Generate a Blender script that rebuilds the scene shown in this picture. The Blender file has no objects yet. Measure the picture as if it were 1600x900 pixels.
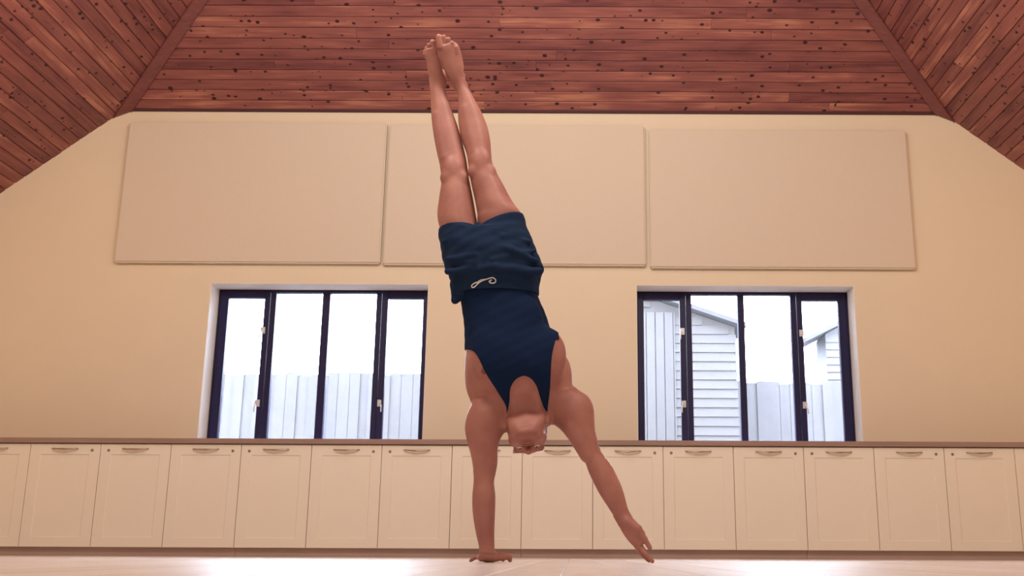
import bpy, bmesh, math, random
import numpy as np
from mathutils import Vector, Matrix

random.seed(7)
np.random.seed(7)
SC = bpy.context.scene
COL = SC.collection

# ------------------------------------------------------------------ camera
cam_data = bpy.data.cameras.new('camera')
cam = bpy.data.objects.new('camera', cam_data)
COL.objects.link(cam)
cam_data.sensor_fit = 'HORIZONTAL'
cam_data.sensor_width = 36.0
cam_data.lens = 36.0 * 1650.0 / 1600.0
cam_data.shift_x = -97.0 / 1600.0            # the photograph is an off-centre crop
cam_data.clip_start = 0.02
pitch = math.atan(412.5 / 1650.0)
roll = math.radians(0.27)
fwd = Vector((0, math.cos(pitch), math.sin(pitch)))
r0 = Vector((1, 0, 0))
u0 = r0.cross(fwd)
right = r0 * math.cos(roll) + u0 * math.sin(roll)
up = u0 * math.cos(roll) - r0 * math.sin(roll)
cam.matrix_world = Matrix(((right.x, up.x, -fwd.x, 0), (right.y, up.y, -fwd.y, 0), (right.z, up.z, -fwd.z, 0.044), (0, 0, 0, 1)))
SC.camera = cam

# ------------------------------------------------------------------ world, lamps, exposure
world = bpy.data.worlds.new('sky')
SC.world = world
world.use_nodes = True
bg = world.node_tree.nodes['Background']
bg.inputs['Color'].default_value = (0.80, 0.87, 1.0, 1)
bg.inputs['Strength'].default_value = 21.0

def lamp(name, kind, loc, energy, col, size=0.3, rot=None, size_y=None):
    d = bpy.data.lights.new(name, kind)
    d.energy = energy
    d.color = col
    if kind == 'AREA':
        d.shape = 'RECTANGLE'
        d.size = size
        d.size_y = size_y or size
    else:
        d.shadow_soft_size = size
    o = bpy.data.objects.new(name, d)
    o.location = loc
    if rot:
        o.rotation_euler = rot
    COL.objects.link(o)
    return o

WARM = (1.0, 0.55, 0.25)
SOFT = (1.0, 0.90, 0.77)
lamp('hall_light', 'POINT', (-1.1, 5.9, 4.3), 38, SOFT, 0.4)
lamp('hall_light', 'POINT', (0.4, 5.9, 4.3), 38, SOFT, 0.4)
lamp('hall_light', 'POINT', (-1.3, 3.5, 3.75), 165, SOFT, 0.35)
lamp('hall_light', 'POINT', (0.7, 3.5, 3.75), 165, SOFT, 0.35)
lamp('hall_light', 'POINT', (-0.36, -1.6, 5.3), 280, SOFT, 0.4)  # unseen fill light behind the camera, added to brighten the cabinet fronts
lamp('side_lamp', 'POINT', (-4.3, 6.3, 2.8), 24, WARM, 0.15)
lamp('side_lamp', 'POINT', (3.7, 6.3, 2.8), 24, WARM, 0.15)

SC.view_settings.view_transform = 'Standard'
SC.view_settings.look = 'None'
SC.view_settings.gamma = 1.0
SC.view_settings.use_curve_mapping = False
SC.view_settings.exposure = 0.0

# ------------------------------------------------------------------ materials
def newmat(name):
    m = bpy.data.materials.new(name)
    m.use_nodes = True
    nt = m.node_tree
    return m, nt, nt.nodes['Principled BSDF']

def N(nt, t, **kw):
    n = nt.nodes.new(t)
    for k, v in kw.items():
        setattr(n, k, v)
    return n

def plain(name, col, rough=0.5, metal=0.0, noise=0.06, scale=20.0, bump=0.0, spec=0.5):
    m, nt, b = newmat(name)
    tc = N(nt, 'ShaderNodeTexCoord')
    nz = N(nt, 'ShaderNodeTexNoise')
    nz.inputs['Scale'].default_value = scale
    nz.inputs['Detail'].default_value = 4
    nt.links.new(tc.outputs['Object'], nz.inputs['Vector'])
    mx = N(nt, 'ShaderNodeMix', data_type='RGBA')
    mx.inputs[6].default_value = tuple(c * (1 - noise) for c in col) + (1,)
    mx.inputs[7].default_value = tuple(min(1, c * (1 + noise)) for c in col) + (1,)
    nt.links.new(nz.outputs['Fac'], mx.inputs[0])
    nt.links.new(mx.outputs[2], b.inputs['Base Color'])
    b.inputs['Roughness'].default_value = rough
    b.inputs['Metallic'].default_value = metal
    b.inputs['Specular IOR Level'].default_value = spec
    if bump:
        bp = N(nt, 'ShaderNodeBump')
        bp.inputs['Strength'].default_value = bump
        bp.inputs['Distance'].default_value = 0.002
        nt.links.new(nz.outputs['Fac'], bp.inputs['Height'])
        nt.links.new(bp.outputs['Normal'], b.inputs['Normal'])
    return m

def wood(name, cols, rough=0.45, knots=0.0, grain=1.0, coat=0.0, var=1.0, knotcol=(0.035, 0.008, 0.012), spec=0.4, uneven=0.25):
    """Timber whose grain runs along the object's own X axis; every board differs."""
    m, nt, b = newmat(name)
    L = nt.links.new
    tc = N(nt, 'ShaderNodeTexCoord')
    oi = N(nt, 'ShaderNodeObjectInfo')
    off = N(nt, 'ShaderNodeVectorMath', operation='MULTIPLY_ADD')
    cmb = N(nt, 'ShaderNodeCombineXYZ')
    for i in range(3):
        L(oi.outputs['Random'], cmb.inputs[i])
    off.inputs[1].default_value = (1, 1, 1)
    sc = N(nt, 'ShaderNodeVectorMath', operation='SCALE')
    sc.inputs['Scale'].default_value = 57.0
    L(cmb.outputs[0], sc.inputs[0])
    L(tc.outputs['Object'], off.inputs[0])
    L(sc.outputs[0], off.inputs[2])
    mp = N(nt, 'ShaderNodeMapping')
    mp.inputs['Scale'].default_value = (1.4, 26, 26)
    L(off.outputs[0], mp.inputs['Vector'])
    gr = N(nt, 'ShaderNodeTexNoise')
    gr.inputs['Scale'].default_value = 1.5 * grain
    gr.inputs['Detail'].default_value = 5
    gr.inputs['Distortion'].default_value = 0.6
    L(mp.outputs[0], gr.inputs['Vector'])
    big = N(nt, 'ShaderNodeTexNoise')
    big.inputs['Scale'].default_value = 2.2
    big.inputs['Detail'].default_value = 2
    mp2 = N(nt, 'ShaderNodeMapping')
    mp2.inputs['Scale'].default_value = (1.0, 4, 4)
    L(off.outputs[0], mp2.inputs['Vector'])
    L(mp2.outputs[0], big.inputs['Vector'])
    rp = N(nt, 'ShaderNodeValToRGB')
    els = rp.color_ramp.elements
    els[0].position = 0.25
    els[0].color = cols[0] + (1,)
    els[1].position = 0.78
    els[1].color = cols[-1] + (1,)
    for i, c in enumerate(cols[1:-1]):
        e = els.new(0.25 + 0.53 * (i + 1) / (len(cols) - 1))
        e.color = c + (1,)
    # mix of grain, broad patches and the board's own tone
    a1 = N(nt, 'ShaderNodeMath', operation='MULTIPLY_ADD')
    a1.inputs[1].default_value = 0.55
    L(gr.outputs['Fac'], a1.inputs[0])
    a2 = N(nt, 'ShaderNodeMath', operation='MULTIPLY_ADD')
    a2.inputs[1].default_value = uneven * 1.6
    a2.inputs[2].default_value = 0.225 - uneven * 0.8
    L(big.outputs['Fac'], a2.inputs[0])
    a3 = N(nt, 'ShaderNodeMath', operation='MULTIPLY_ADD')
    a3.inputs[1].default_value = 0.38 * var
    a3.inputs[2].default_value = -0.19 * var
    L(oi.outputs['Random'], a3.inputs[0])
    ad = N(nt, 'ShaderNodeMath', operation='ADD')
    L(a2.outputs[0], ad.inputs[0])
    L(a3.outputs[0], ad.inputs[1])
    L(ad.outputs[0], a1.inputs[2])
    L(a1.outputs[0], rp.inputs['Fac'])
    colout = rp.outputs['Color']
    if knots:
        mp3 = N(nt, 'ShaderNodeMapping')
        mp3.inputs['Scale'].default_value = (15.0, 21, 21)
        L(off.outputs[0], mp3.inputs['Vector'])
        vo = N(nt, 'ShaderNodeTexVoronoi')
        vo.inputs['Scale'].default_value = 1.0
        L(mp3.outputs[0], vo.inputs['Vector'])
        wob = N(nt, 'ShaderNodeTexNoise')
        wob.inputs['Scale'].default_value = 60
        L(off.outputs[0], wob.inputs['Vector'])
        dd = N(nt, 'ShaderNodeMath', operation='MULTIPLY_ADD')
        dd.inputs[1].default_value = 0.16
        L(wob.outputs['Fac'], dd.inputs[0])
        L(vo.outputs['Distance'], dd.inputs[2])
        # each cell decides whether it carries a knot and how large it is
        sep = N(nt, 'ShaderNodeSeparateColor')
        L(vo.outputs['Color'], sep.inputs[0])
        thr = N(nt, 'ShaderNodeMath', operation='MULTIPLY_ADD')
        thr.inputs[1].default_value = 0.54
        thr.inputs[2].default_value = -0.175 + 0.06 * knots
        L(sep.outputs[0], thr.inputs[0])
        df = N(nt, 'ShaderNodeMath', operation='SUBTRACT')
        L(thr.outputs[0], df.inputs[0])
        L(dd.outputs[0], df.inputs[1])
        st = N(nt, 'ShaderNodeMath', operation='MULTIPLY', use_clamp=True)
        st.inputs[1].default_value = 20
        L(df.outputs[0], st.inputs[0])
        mk = N(nt, 'ShaderNodeMix', data_type='RGBA')
        mk.inputs[7].default_value = knotcol + (1,)
        L(st.outputs[0], mk.inputs[0])
        L(colout, mk.inputs[6])
        colout = mk.outputs[2]
    L(colout, b.inputs['Base Color'])
    b.inputs['Roughness'].default_value = rough
    b.inputs['Specular IOR Level'].default_value = spec
    b.inputs['Coat Weight'].default_value = coat
    b.inputs['Coat Roughness'].default_value = 0.2
    bp = N(nt, 'ShaderNodeBump')
    bp.inputs['Strength'].default_value = 0.15
    bp.inputs['Distance'].default_value = 0.001
    L(gr.outputs['Fac'], bp.inputs['Height'])
    L(bp.outputs['Normal'], b.inputs['Normal'])
    return m

M = {}
M['wall'] = plain('cream_paint', (0.82, 0.73, 0.58), 0.75, noise=0.02, scale=3, bump=0.05, spec=0.2)
M['reveal'] = plain('white_reveal_paint', (0.92, 0.91, 0.90), 0.7, noise=0.02)
M['ceil'] = wood('red_stained_pine', [(0.135, 0.040, 0.046), (0.225, 0.074, 0.072), (0.30, 0.105, 0.092), (0.50, 0.22, 0.155)], 0.5, knots=1.0, uneven=0.38, var=0.7)
M['beam'] = wood('red_stained_beam', [(0.13, 0.042, 0.046), (0.19, 0.064, 0.064), (0.26, 0.09, 0.082)], 0.5, knots=0.0, var=0.2)
M['dark'] = plain('shadow_gap_timber', (0.075, 0.026, 0.034), 0.8)
M['floor'] = wood('pale_varnished_floor', [(0.62, 0.54, 0.48), (0.72, 0.65, 0.60), (0.80, 0.74, 0.69)], 0.46, var=0.8, spec=0.6, coat=0.6)
M['cab'] = plain('cream_cabinet_lacquer', (0.90, 0.84, 0.74), 0.42, noise=0.015, scale=4, spec=0.4)
M['counter'] = wood('brown_laminate', [(0.29, 0.19, 0.165), (0.36, 0.245, 0.215), (0.42, 0.29, 0.26)], 0.4, var=0.2)
M['plinth'] = wood('floorlit_plinth_laminate', [(0.44, 0.31, 0.28), (0.50, 0.36, 0.33), (0.56, 0.41, 0.38)], 0.4, var=0.2)  # lighter copy of the worktop laminate, light off the floor painted in
M['metal'] = plain('brushed_handle_metal', (0.55, 0.45, 0.36), 0.35, 0.9)
M['lock'] = plain('dull_lock_metal', (0.35, 0.30, 0.26), 0.4, 0.8)
M['panel'] = plain('beige_acoustic_fabric', (0.735, 0.65, 0.55), 0.9, noise=0.03, scale=60, bump=0.15, spec=0.1)
M['panel_edge'] = plain('beige_acoustic_edge', (0.66, 0.54, 0.43), 0.9, noise=0.03, scale=60)
M['frame'] = plain('dark_window_paint', (0.018, 0.016, 0.070), 0.45, noise=0.1, spec=0.3)
M['latch'] = plain('white_latch_metal', (0.75, 0.75, 0.78), 0.35, 0.3)
M['fence'] = wood('weathered_grey_boards', [(0.086, 0.084, 0.090), (0.095, 0.093, 0.100), (0.104, 0.102, 0.110)], 0.8, var=0.7)
M['siding'] = wood('pale_lilac_siding', [(0.096, 0.094, 0.101), (0.101, 0.099, 0.106), (0.106, 0.104, 0.112)], 0.8, var=0.3)
M['roof'] = plain('grey_roof_felt', (0.078, 0.077, 0.086), 0.9)
M['ground'] = plain('garden_paving', (0.08, 0.08, 0.08), 0.9, noise=0.2, scale=3)
M['tank'] = plain('navy_tank_jersey', (0.004, 0.016, 0.056), 0.85, noise=0.12, scale=90, bump=0.2, spec=0.15)
M['shorts'] = plain('navy_shorts_cotton', (0.010, 0.027, 0.070), 0.85, noise=0.15, scale=70, bump=0.2, spec=0.15)
M['cord'] = plain('white_cord', (0.75, 0.75, 0.75), 0.8)
M['brow'] = plain('brow_hair', (0.09, 0.06, 0.05), 0.8)
M['hair'] = plain('short_grey_hair', (0.30, 0.25, 0.22), 0.8, noise=0.4, scale=150, bump=0.6)
M['nipple'] = plain('areola_skin', (0.20, 0.06, 0.05), 0.6)
M['eye'] = plain('eye_white', (0.75, 0.72, 0.70), 0.2)
M['iris'] = plain('brown_iris', (0.05, 0.03, 0.02), 0.15)
M['nail'] = plain('finger_nail', (0.55, 0.33, 0.27), 0.3)

def skin_mat():
    m, nt, b = newmat('skin')
    L = nt.links.new
    tc = N(nt, 'ShaderNodeTexCoord')
    n1 = N(nt, 'ShaderNodeTexNoise')
    n1.inputs['Scale'].default_value = 9
    n1.inputs['Detail'].default_value = 5
    L(tc.outputs['Object'], n1.inputs['Vector'])
    rp = N(nt, 'ShaderNodeValToRGB')
    rp.color_ramp.elements[0].position = 0.3
    rp.color_ramp.elements[0].color = (0.35, 0.142, 0.122, 1)
    rp.color_ramp.elements[1].position = 0.72
    rp.color_ramp.elements[1].color = (0.47, 0.218, 0.172, 1)
    L(n1.outputs['Fac'], rp.inputs['Fac'])
    L(rp.outputs['Color'], b.inputs['Base Color'])
    n2 = N(nt, 'ShaderNodeTexNoise')
    n2.inputs['Scale'].default_value = 160
    n2.inputs['Detail'].default_value = 3
    L(tc.outputs['Object'], n2.inputs['Vector'])
    bp = N(nt, 'ShaderNodeBump')
    bp.inputs['Strength'].default_value = 0.12
    bp.inputs['Distance'].default_value = 0.002
    L(n2.outputs['Fac'], bp.inputs['Height'])
    L(bp.outputs['Normal'], b.inputs['Normal'])
    b.inputs['Roughness'].default_value = 0.5
    b.inputs['Specular IOR Level'].default_value = 0.35
    b.inputs['Subsurface Weight'].default_value = 0.12
    b.inputs['Subsurface Radius'].default_value = (0.02, 0.008, 0.005)
    b.inputs['Subsurface Scale'].default_value = 0.5
    return m
M['skin'] = skin_mat()

def glass_mat():
    m = bpy.data.materials.new('window_glass')
    m.use_nodes = True
    nt = m.node_tree
    nt.nodes.clear()
    L = nt.links.new
    out = N(nt, 'ShaderNodeOutputMaterial')
    tr = N(nt, 'ShaderNodeBsdfTransparent')
    tr.inputs['Color'].default_value = (0.95, 0.97, 1.0, 1)
    gl = N(nt, 'ShaderNodeBsdfGlossy')
    gl.inputs['Roughness'].default_value = 0.03
    fr = N(nt, 'ShaderNodeFresnel')
    fr.inputs['IOR'].default_value = 1.45
    m1 = N(nt, 'ShaderNodeMixShader')
    L(fr.outputs[0], m1.inputs[0])
    L(tr.outputs[0], m1.inputs[1])
    L(gl.outputs[0], m1.inputs[2])
    # a film of dust and misted breath that scatters the daylight
    df = N(nt, 'ShaderNodeBsdfTranslucent')
    df.inputs['Color'].default_value = (0.9, 0.92, 1.0, 1)
    tc = N(nt, 'ShaderNodeTexCoord')
    mp = N(nt, 'ShaderNodeMapping')
    mp.inputs['Scale'].default_value = (9, 9, 1.6)
    nz = N(nt, 'ShaderNodeTexNoise')
    nz.inputs['Scale'].default_value = 2.0
    nz.inputs['Detail'].default_value = 5
    L(tc.outputs['Object'], mp.inputs['Vector'])
    L(mp.outputs[0], nz.inputs['Vector'])
    mr = N(nt, 'ShaderNodeMapRange')
    mr.inputs['To Min'].default_value = 0.006
    mr.inputs['To Max'].default_value = 0.02
    L(nz.outputs['Fac'], mr.inputs['Value'])
    m2 = N(nt, 'ShaderNodeMixShader')
    L(mr.outputs[0], m2.inputs[0])
    L(m1.outputs[0], m2.inputs[1])
    L(df.outputs[0], m2.inputs[2])
    L(m2.outputs[0], out.inputs['Surface'])
    return m
M['glass'] = glass_mat()

# ------------------------------------------------------------------ object helpers
def link(name, me, mat, parent=None, loc=None, smooth=False):
    o = bpy.data.objects.new(name, me)
    COL.objects.link(o)
    if mat is not None and not me.materials:
        me.materials.append(M[mat])
    if smooth:
        me.shade_smooth()
    if parent is not None:
        o.parent = parent
    if loc is not None:
        o.location = loc
    return o

def mesh(name, verts, faces):
    me = bpy.data.meshes.new(name)
    me.from_pydata([tuple(v) for v in verts], [], faces)
    me.update()
    return me

def bm_mesh(name, bm):
    bmesh.ops.recalc_face_normals(bm, faces=bm.faces[:])
    me = bpy.data.meshes.new(name)
    bm.to_mesh(me)
    bm.free()
    return me

def add_box(bm, x0, x1, y0, y1, z0, z1):
    vs = [bm.verts.new(p) for p in ((x0, y0, z0), (x1, y0, z0), (x1, y1, z0), (x0, y1, z0), (x0, y0, z1), (x1, y0, z1), (x1, y1, z1), (x0, y1, z1))]
    for f in ((0, 3, 2, 1), (4, 5, 6, 7), (0, 1, 5, 4), (1, 2, 6, 5), (2, 3, 7, 6), (3, 0, 4, 7)):
        bm.faces.new([vs[i] for i in f])
    return vs

def box(name, b, mat, parent=None, bevel=0.0, seg=1):
    """box given by world extents, object origin at its centre"""
    x0, x1, y0, y1, z0, z1 = b
    c = ((x0 + x1) / 2, (y0 + y1) / 2, (z0 + z1) / 2)
    bm = bmesh.new()
    add_box(bm, x0 - c[0], x1 - c[0], y0 - c[1], y1 - c[1], z0 - c[2], z1 - c[2])
    if bevel:
        bmesh.ops.bevel(bm, geom=bm.edges[:], offset=bevel, segments=seg, affect='EDGES')
    o = link(name, bm_mesh(name, bm), mat, parent)
    o.location = Vector(c) - (parent.location if parent is not None else Vector((0, 0, 0)))
    return o

def tube(bm, pts, rad, n=10, flat=1.0):
    """closed tube through points; rad a number or list"""
    rings = []
    for i, p in enumerate(pts):
        p = Vector(p)
        a = Vector(pts[max(0, i - 1)])
        b = Vector(pts[min(len(pts) - 1, i + 1)])
        d = (b - a).normalized()
        s = d.cross(Vector((0, 0, 1)))
        if s.length < 1e-3:
            s = Vector((1, 0, 0))
        s.normalize()
        t = s.cross(d).normalized()
        r = rad[i] if isinstance(rad, (list, tuple)) else rad
        rings.append([bm.verts.new(p + s * math.cos(6.28318 * k / n) * r + t * math.sin(6.28318 * k / n) * r * flat) for k in range(n)])
    for i in range(len(rings) - 1):
        for k in range(n):
            bm.faces.new((rings[i][k], rings[i][(k + 1) % n], rings[i + 1][(k + 1) % n], rings[i + 1][k]))
    bm.faces.new(rings[0][::-1])
    bm.faces.new(rings[-1])

def empty(name, loc, label=None, cat=None, group=None, kind=None):
    o = bpy.data.objects.new(name, None)
    o.location = loc
    o.empty_display_size = 0.1
    COL.objects.link(o)
    tag(o, label, cat, group, kind)
    return o

def tag(o, label=None, cat=None, group=None, kind=None):
    for k, v in (('label', label), ('category', cat), ('group', group), ('kind', kind)):
        if v:
            o[k] = v
    return o

# ------------------------------------------------------------------ the hall
XC, HALF, YW, EAVE_Z = -0.36, 5.2, 8.6, 2.507
XL, XR, YB = XC - HALF, XC + HALF, -6.0
RAKE, CORNER, CORNER_Z = 0.79, 3.645, 3.735
HIPM, HIP_Z = 0.92, 3.772
RIDGE = CORNER_Z + RAKE * CORNER

def roof_z(x):
    return CORNER_Z + RAKE * (CORNER - abs(x - XC))
def hip_y(z):
    return YW - (z - HIP_Z) / HIPM
def hip_x(z):
    return CORNER - (z - CORNER_Z) / RAKE      # distance from the centre line

# floor: sub-base plus individual boards
fl = box('floor', (XL - 0.2, XR + 0.2, YB - 0.2, YW + 0.4, -0.12, -0.014), 'dark')
tag(fl, kind='structure')
def board_mesh(name, L, Wd, T, ch=0.0015):
    """board along X, centred, top at z=0, long top edges chamfered"""
    h, w = L / 2, Wd / 2
    sec = [(-w, -T), (-w, -ch), (-w + ch, 0), (w - ch, 0), (w, -ch), (w, -T)]
    vs = [(-h, a, b) for a, b in sec] + [(h, a, b) for a, b in sec]
    n = len(sec)
    fs = [(i, (i + 1) % n, n + (i + 1) % n, n + i) for i in range(n)] + [tuple(range(n))[::-1], tuple(range(n, 2 * n))]
    return mesh(name, vs, fs)
bw = 0.142
x = XL
row = 0
while x < XR - 0.02:
    yy = -0.6 - random.random() * 1.6 if XL + 0.9 < x < XR - 1.0 else 2.0
    while yy < 8.12:
        ln = random.choice((1.8, 2.2, 2.6, 3.0))
        y1 = min(yy + ln, 8.12)
        if 8.12 - y1 < 0.4:
            y1 = 8.12
        me = board_mesh('floor_board', y1 - yy - 0.001, bw - 0.0012, 0.013)
        o = link('floor_board', me, 'floor', fl)
        o.rotation_euler = (0, 0, math.pi / 2)
        o.location = Vector((x + bw / 2, (yy + y1) / 2, 0)) - fl.location
        yy = y1
    x += bw
    row += 1
# the floor behind the camera
box('floor_board', (XL, XR, YB, -2.3, -0.013, -0.001), 'floor', fl)

# end wall with two window openings, drawn as a polygon with holes
W1 = (-3.05, -1.222)
W2 = (0.523, 2.35)
SILL, HEAD = 0.868, 2.222
def wall_end():
    bm = bmesh.new()
    xs = [XL - 0.15, W1[0], W1[1], W2[0], W2[1], XR + 0.15]
    y0, y1 = YW, YW + 0.32
    def prism(poly):
        f = [bm.verts.new((px, y0, pz)) for px, pz in poly]
        b = [bm.verts.new((px, y1, pz)) for px, pz in poly]
        n = len(poly)
        bm.faces.new(f)
        bm.faces.new(b[::-1])
        for i in range(n):
            bm.faces.new((f[i], f[(i + 1) % n], b[(i + 1) % n], b[i]))
    for i in range(5):
        a, c = xs[i], xs[i + 1]
        if i in (1, 3):
            prism([(a, -0.1), (c, -0.1), (c, SILL), (a, SILL)])
            prism([(a, HEAD), (c, HEAD), (c, 3.85), (a, 3.85)])
        elif i == 0:
            k = XC - CORNER
            prism([(a, -0.1), (c, -0.1), (c, 3.85), (k + 0.1, 3.85), (a, roof_z(a) + 0.04)])
        elif i == 4:
            k = XC + CORNER
            prism([(a, -0.1), (c, -0.1), (c, roof_z(c) + 0.04), (a, 3.85)][:2] + [(c, roof_z(c) + 0.04), (k - 0.1, 3.85), (a, 3.85)])
        else:
            prism([(a, -0.1), (c, -0.1), (c, 3.85), (a, 3.85)])
    bmesh.ops.remove_doubles(bm, verts=bm.verts[:], dist=1e-5)
    return bm_mesh('wall_end', bm)
tag(link('wall_end', wall_end(), 'wall'), kind='structure')
tag(box('wall_left', (XL - 0.15, XL, YB, YW, -0.1, EAVE_Z + 0.05), 'wall'), kind='structure')
tag(box('wall_right', (XR, XR + 0.15, YB, YW, -0.1, EAVE_Z + 0.05), 'wall'), kind='structure')
def wall_back():
    bm = bmesh.new()
    poly = [(XL - 0.15, -0.1), (XR + 0.15, -0.1), (XR + 0.15, EAVE_Z), (XC, RIDGE + 0.1), (XL - 0.15, EAVE_Z)]
    f = [bm.verts.new((a, YB, c)) for a, c in poly]
    b = [bm.verts.new((a, YB - 0.2, c)) for a, c in poly]
    bm.faces.new(f[::-1])
    bm.faces.new(b)
    for i in range(5):
        bm.faces.new((f[i], f[(i + 1) % 5], b[(i + 1) % 5], b[i]))
    return bm_mesh('wall_back', bm)
tag(link('wall_back', wall_back(), 'wall'), kind='structure')

# plaster linings of the two window openings
for i, (a, c) in enumerate((W1, W2)):
    bm = bmesh.new()
    add_box(bm, a, a + 0.004, YW + 0.002, YW + 0.2, SILL, HEAD)
    add_box(bm, c - 0.004, c, YW + 0.002, YW + 0.2, SILL, HEAD)
    add_box(bm, a + 0.004, c - 0.004, YW + 0.002, YW + 0.2, HEAD - 0.004, HEAD)
    add_box(bm, a + 0.004, c - 0.004, YW + 0.002, YW + 0.2, SILL, SILL + 0.01)
    tag(link('trim_%d' % (i + 4), bm_mesh('reveal_lining', bm), 'reveal'), kind='structure')

# ceiling: a dark backing shell, with every visible board laid on it
def shell():
    t = 0.03
    za = RIDGE + t
    hy = hip_y(RIDGE)
    el, er = XL - 0.2, XR + 0.2
    ze = roof_z(el) + t
    v = [(el, YB - 0.1, ze), (XC, YB - 0.1, za), (er, YB - 0.1, ze),
         (el, YW + 0.1, ze), (er, YW + 0.1, ze),
         (XC, hy, za), (XC - CORNER, YW + 0.05, CORNER_Z + t), (XC + CORNER, YW + 0.05, CORNER_Z + t)]
    f = [(0, 1, 5, 6, 3), (1, 2, 4, 7, 5), (5, 7, 6)]
    bm = bmesh.new()
    vs = [bm.verts.new(p) for p in v] + [bm.verts.new((p[0], p[1], p[2] + 0.12)) for p in v]
    for q in f:
        bm.faces.new([vs[i] for i in q])
        bm.faces.new([vs[i + 8] for i in q[::-1]])
    ring = [0, 1, 2, 4, 7, 6, 3]
    for i in range(7):
        a, b = ring[i], ring[(i + 1) % 7]
        bm.faces.new((vs[a], vs[b], vs[b + 8], vs[a + 8]))
    return bm_mesh('ceiling', bm)
ceiling = tag(link('ceiling', shell(), 'beam'), kind='structure')

def plank(poly, O, U, V, Nn, T=0.016, ch=0.0055, jit=0.0):
    """poly: 4 (u,v) corners: v0 edge start/end, v1 edge end/start. Nn points into the room."""
    (a0, v0), (a1, _), (b1, v1), (b0, _) = poly
    cu, cv = (a0 + a1 + b0 + b1) / 4, (v0 + v1) / 2
    def at(u, v, n):
        return (u - cu, v - cv, n)
    g = 0.0018
    def e(v):                                  # ends at row height v
        t = (v - v0) / (v1 - v0)
        return a0 + (b0 - a0) * t + 0.001, a1 + (b1 - a1) * t - 0.001
    vs = []
    for v, n in ((v0 + g, -T), (v0 + g, -ch), (v0 + g + ch, 0), (v1 - g - ch, 0), (v1 - g, -ch), (v1 - g, -T)):
        l, r = e(v)
        vs.append((l, r, v, n))
    verts = [at(l, v, n + jit) for l, r, v, n in vs] + [at(r, v, n + jit) for l, r, v, n in vs]
    n = 6
    fs = [(i, (i + 1) % n, n + (i + 1) % n, n + i) for i in range(n)] + [tuple(range(n))[::-1], tuple(range(n, 2 * n))]
    bm = bmesh.new()
    bv = [bm.verts.new(p) for p in verts]
    for q in fs:
        bm.faces.new([bv[i] for i in q])
    o = link('plank', bm_mesh('plank', bm), 'ceil', ceiling)
    R = Matrix((U, V, Nn)).transposed().to_4x4()
    R.translation = O + U * cu + V * cv
    o.matrix_local = R
    return o

PW = 0.0935
# hip slope above the end wall: boards run across the hall
U = Vector((1, 0, 0))
V = Vector((0, -1, HIPM)).normalized()
Nn = U.cross(V)
if Nn.z > 0:
    Nn = -Nn
O = Vector((0, YW, HIP_Z))
hl = math.hypot(1, HIPM)
for r_ in range(16):
    v0, v1 = 0.012 + r_ * PW, 0.012 + (r_ + 1) * PW
    h0, h1 = hip_x(HIP_Z + v0 * HIPM / hl), hip_x(HIP_Z + v1 * HIPM / hl)
    nj = 1 + (r_ % 3 != 0) + (random.random() < 0.4)
    cuts = sorted(XC + (random.random() - 0.5) * 2 * (h1 - 0.9) for _ in range(nj))
    cuts = [c for i, c in enumerate(cuts) if i == 0 or c - cuts[i - 1] > 0.6]
    el = [(XC - h0, XC - h1)] + [(c, c) for c in cuts] + [(XC + h0, XC + h1)]
    for i in range(len(el) - 1):
        plank([(el[i][0], v0), (el[i + 1][0], v0), (el[i + 1][1], v1), (el[i][1], v1)], O, U, V, Nn, jit=random.uniform(-0.0015, 0.0015))
# side slopes: boards run along the hall
for side in (-1, 1):
    U = Vector((0, 1, 0))
    V = Vector((-side, 0, RAKE)).normalized()          # up the slope
    Nn = U.cross(V)
    if Nn.z > 0:
        Nn = -Nn
    O = Vector((XC + side * CORNER, 0, CORNER_Z))
    rl = math.hypot(1, RAKE)
    for r_ in range(-19, 15):
        v0, v1 = r_ * PW, (r_ + 1) * PW
        z0, z1 = CORNER_Z + v0 * RAKE / rl, CORNER_Z + v1 * RAKE / rl
        y0 = YW if z0 < HIP_Z else hip_y(z0)
        y1 = YW if z1 < HIP_Z else hip_y(z1)
        start = 2.6 + random.random() * 0.5
        cuts = []
        c = start + random.uniform(1.6, 4.4)
        while c < min(y0, y1) - 0.35:
            cuts.append(c)
            c += random.uniform(1.7, 3.2)
        el = [(start, start)] + [(q, q) for q in cuts] + [(y0, y1)]
        for i in range(len(el) - 1):
            plank([(el[i][0], v0), (el[i + 1][0], v0), (el[i + 1][1], v1), (el[i][1], v1)], O, U, V, Nn, jit=random.uniform(-0.0015, 0.0015))

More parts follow.
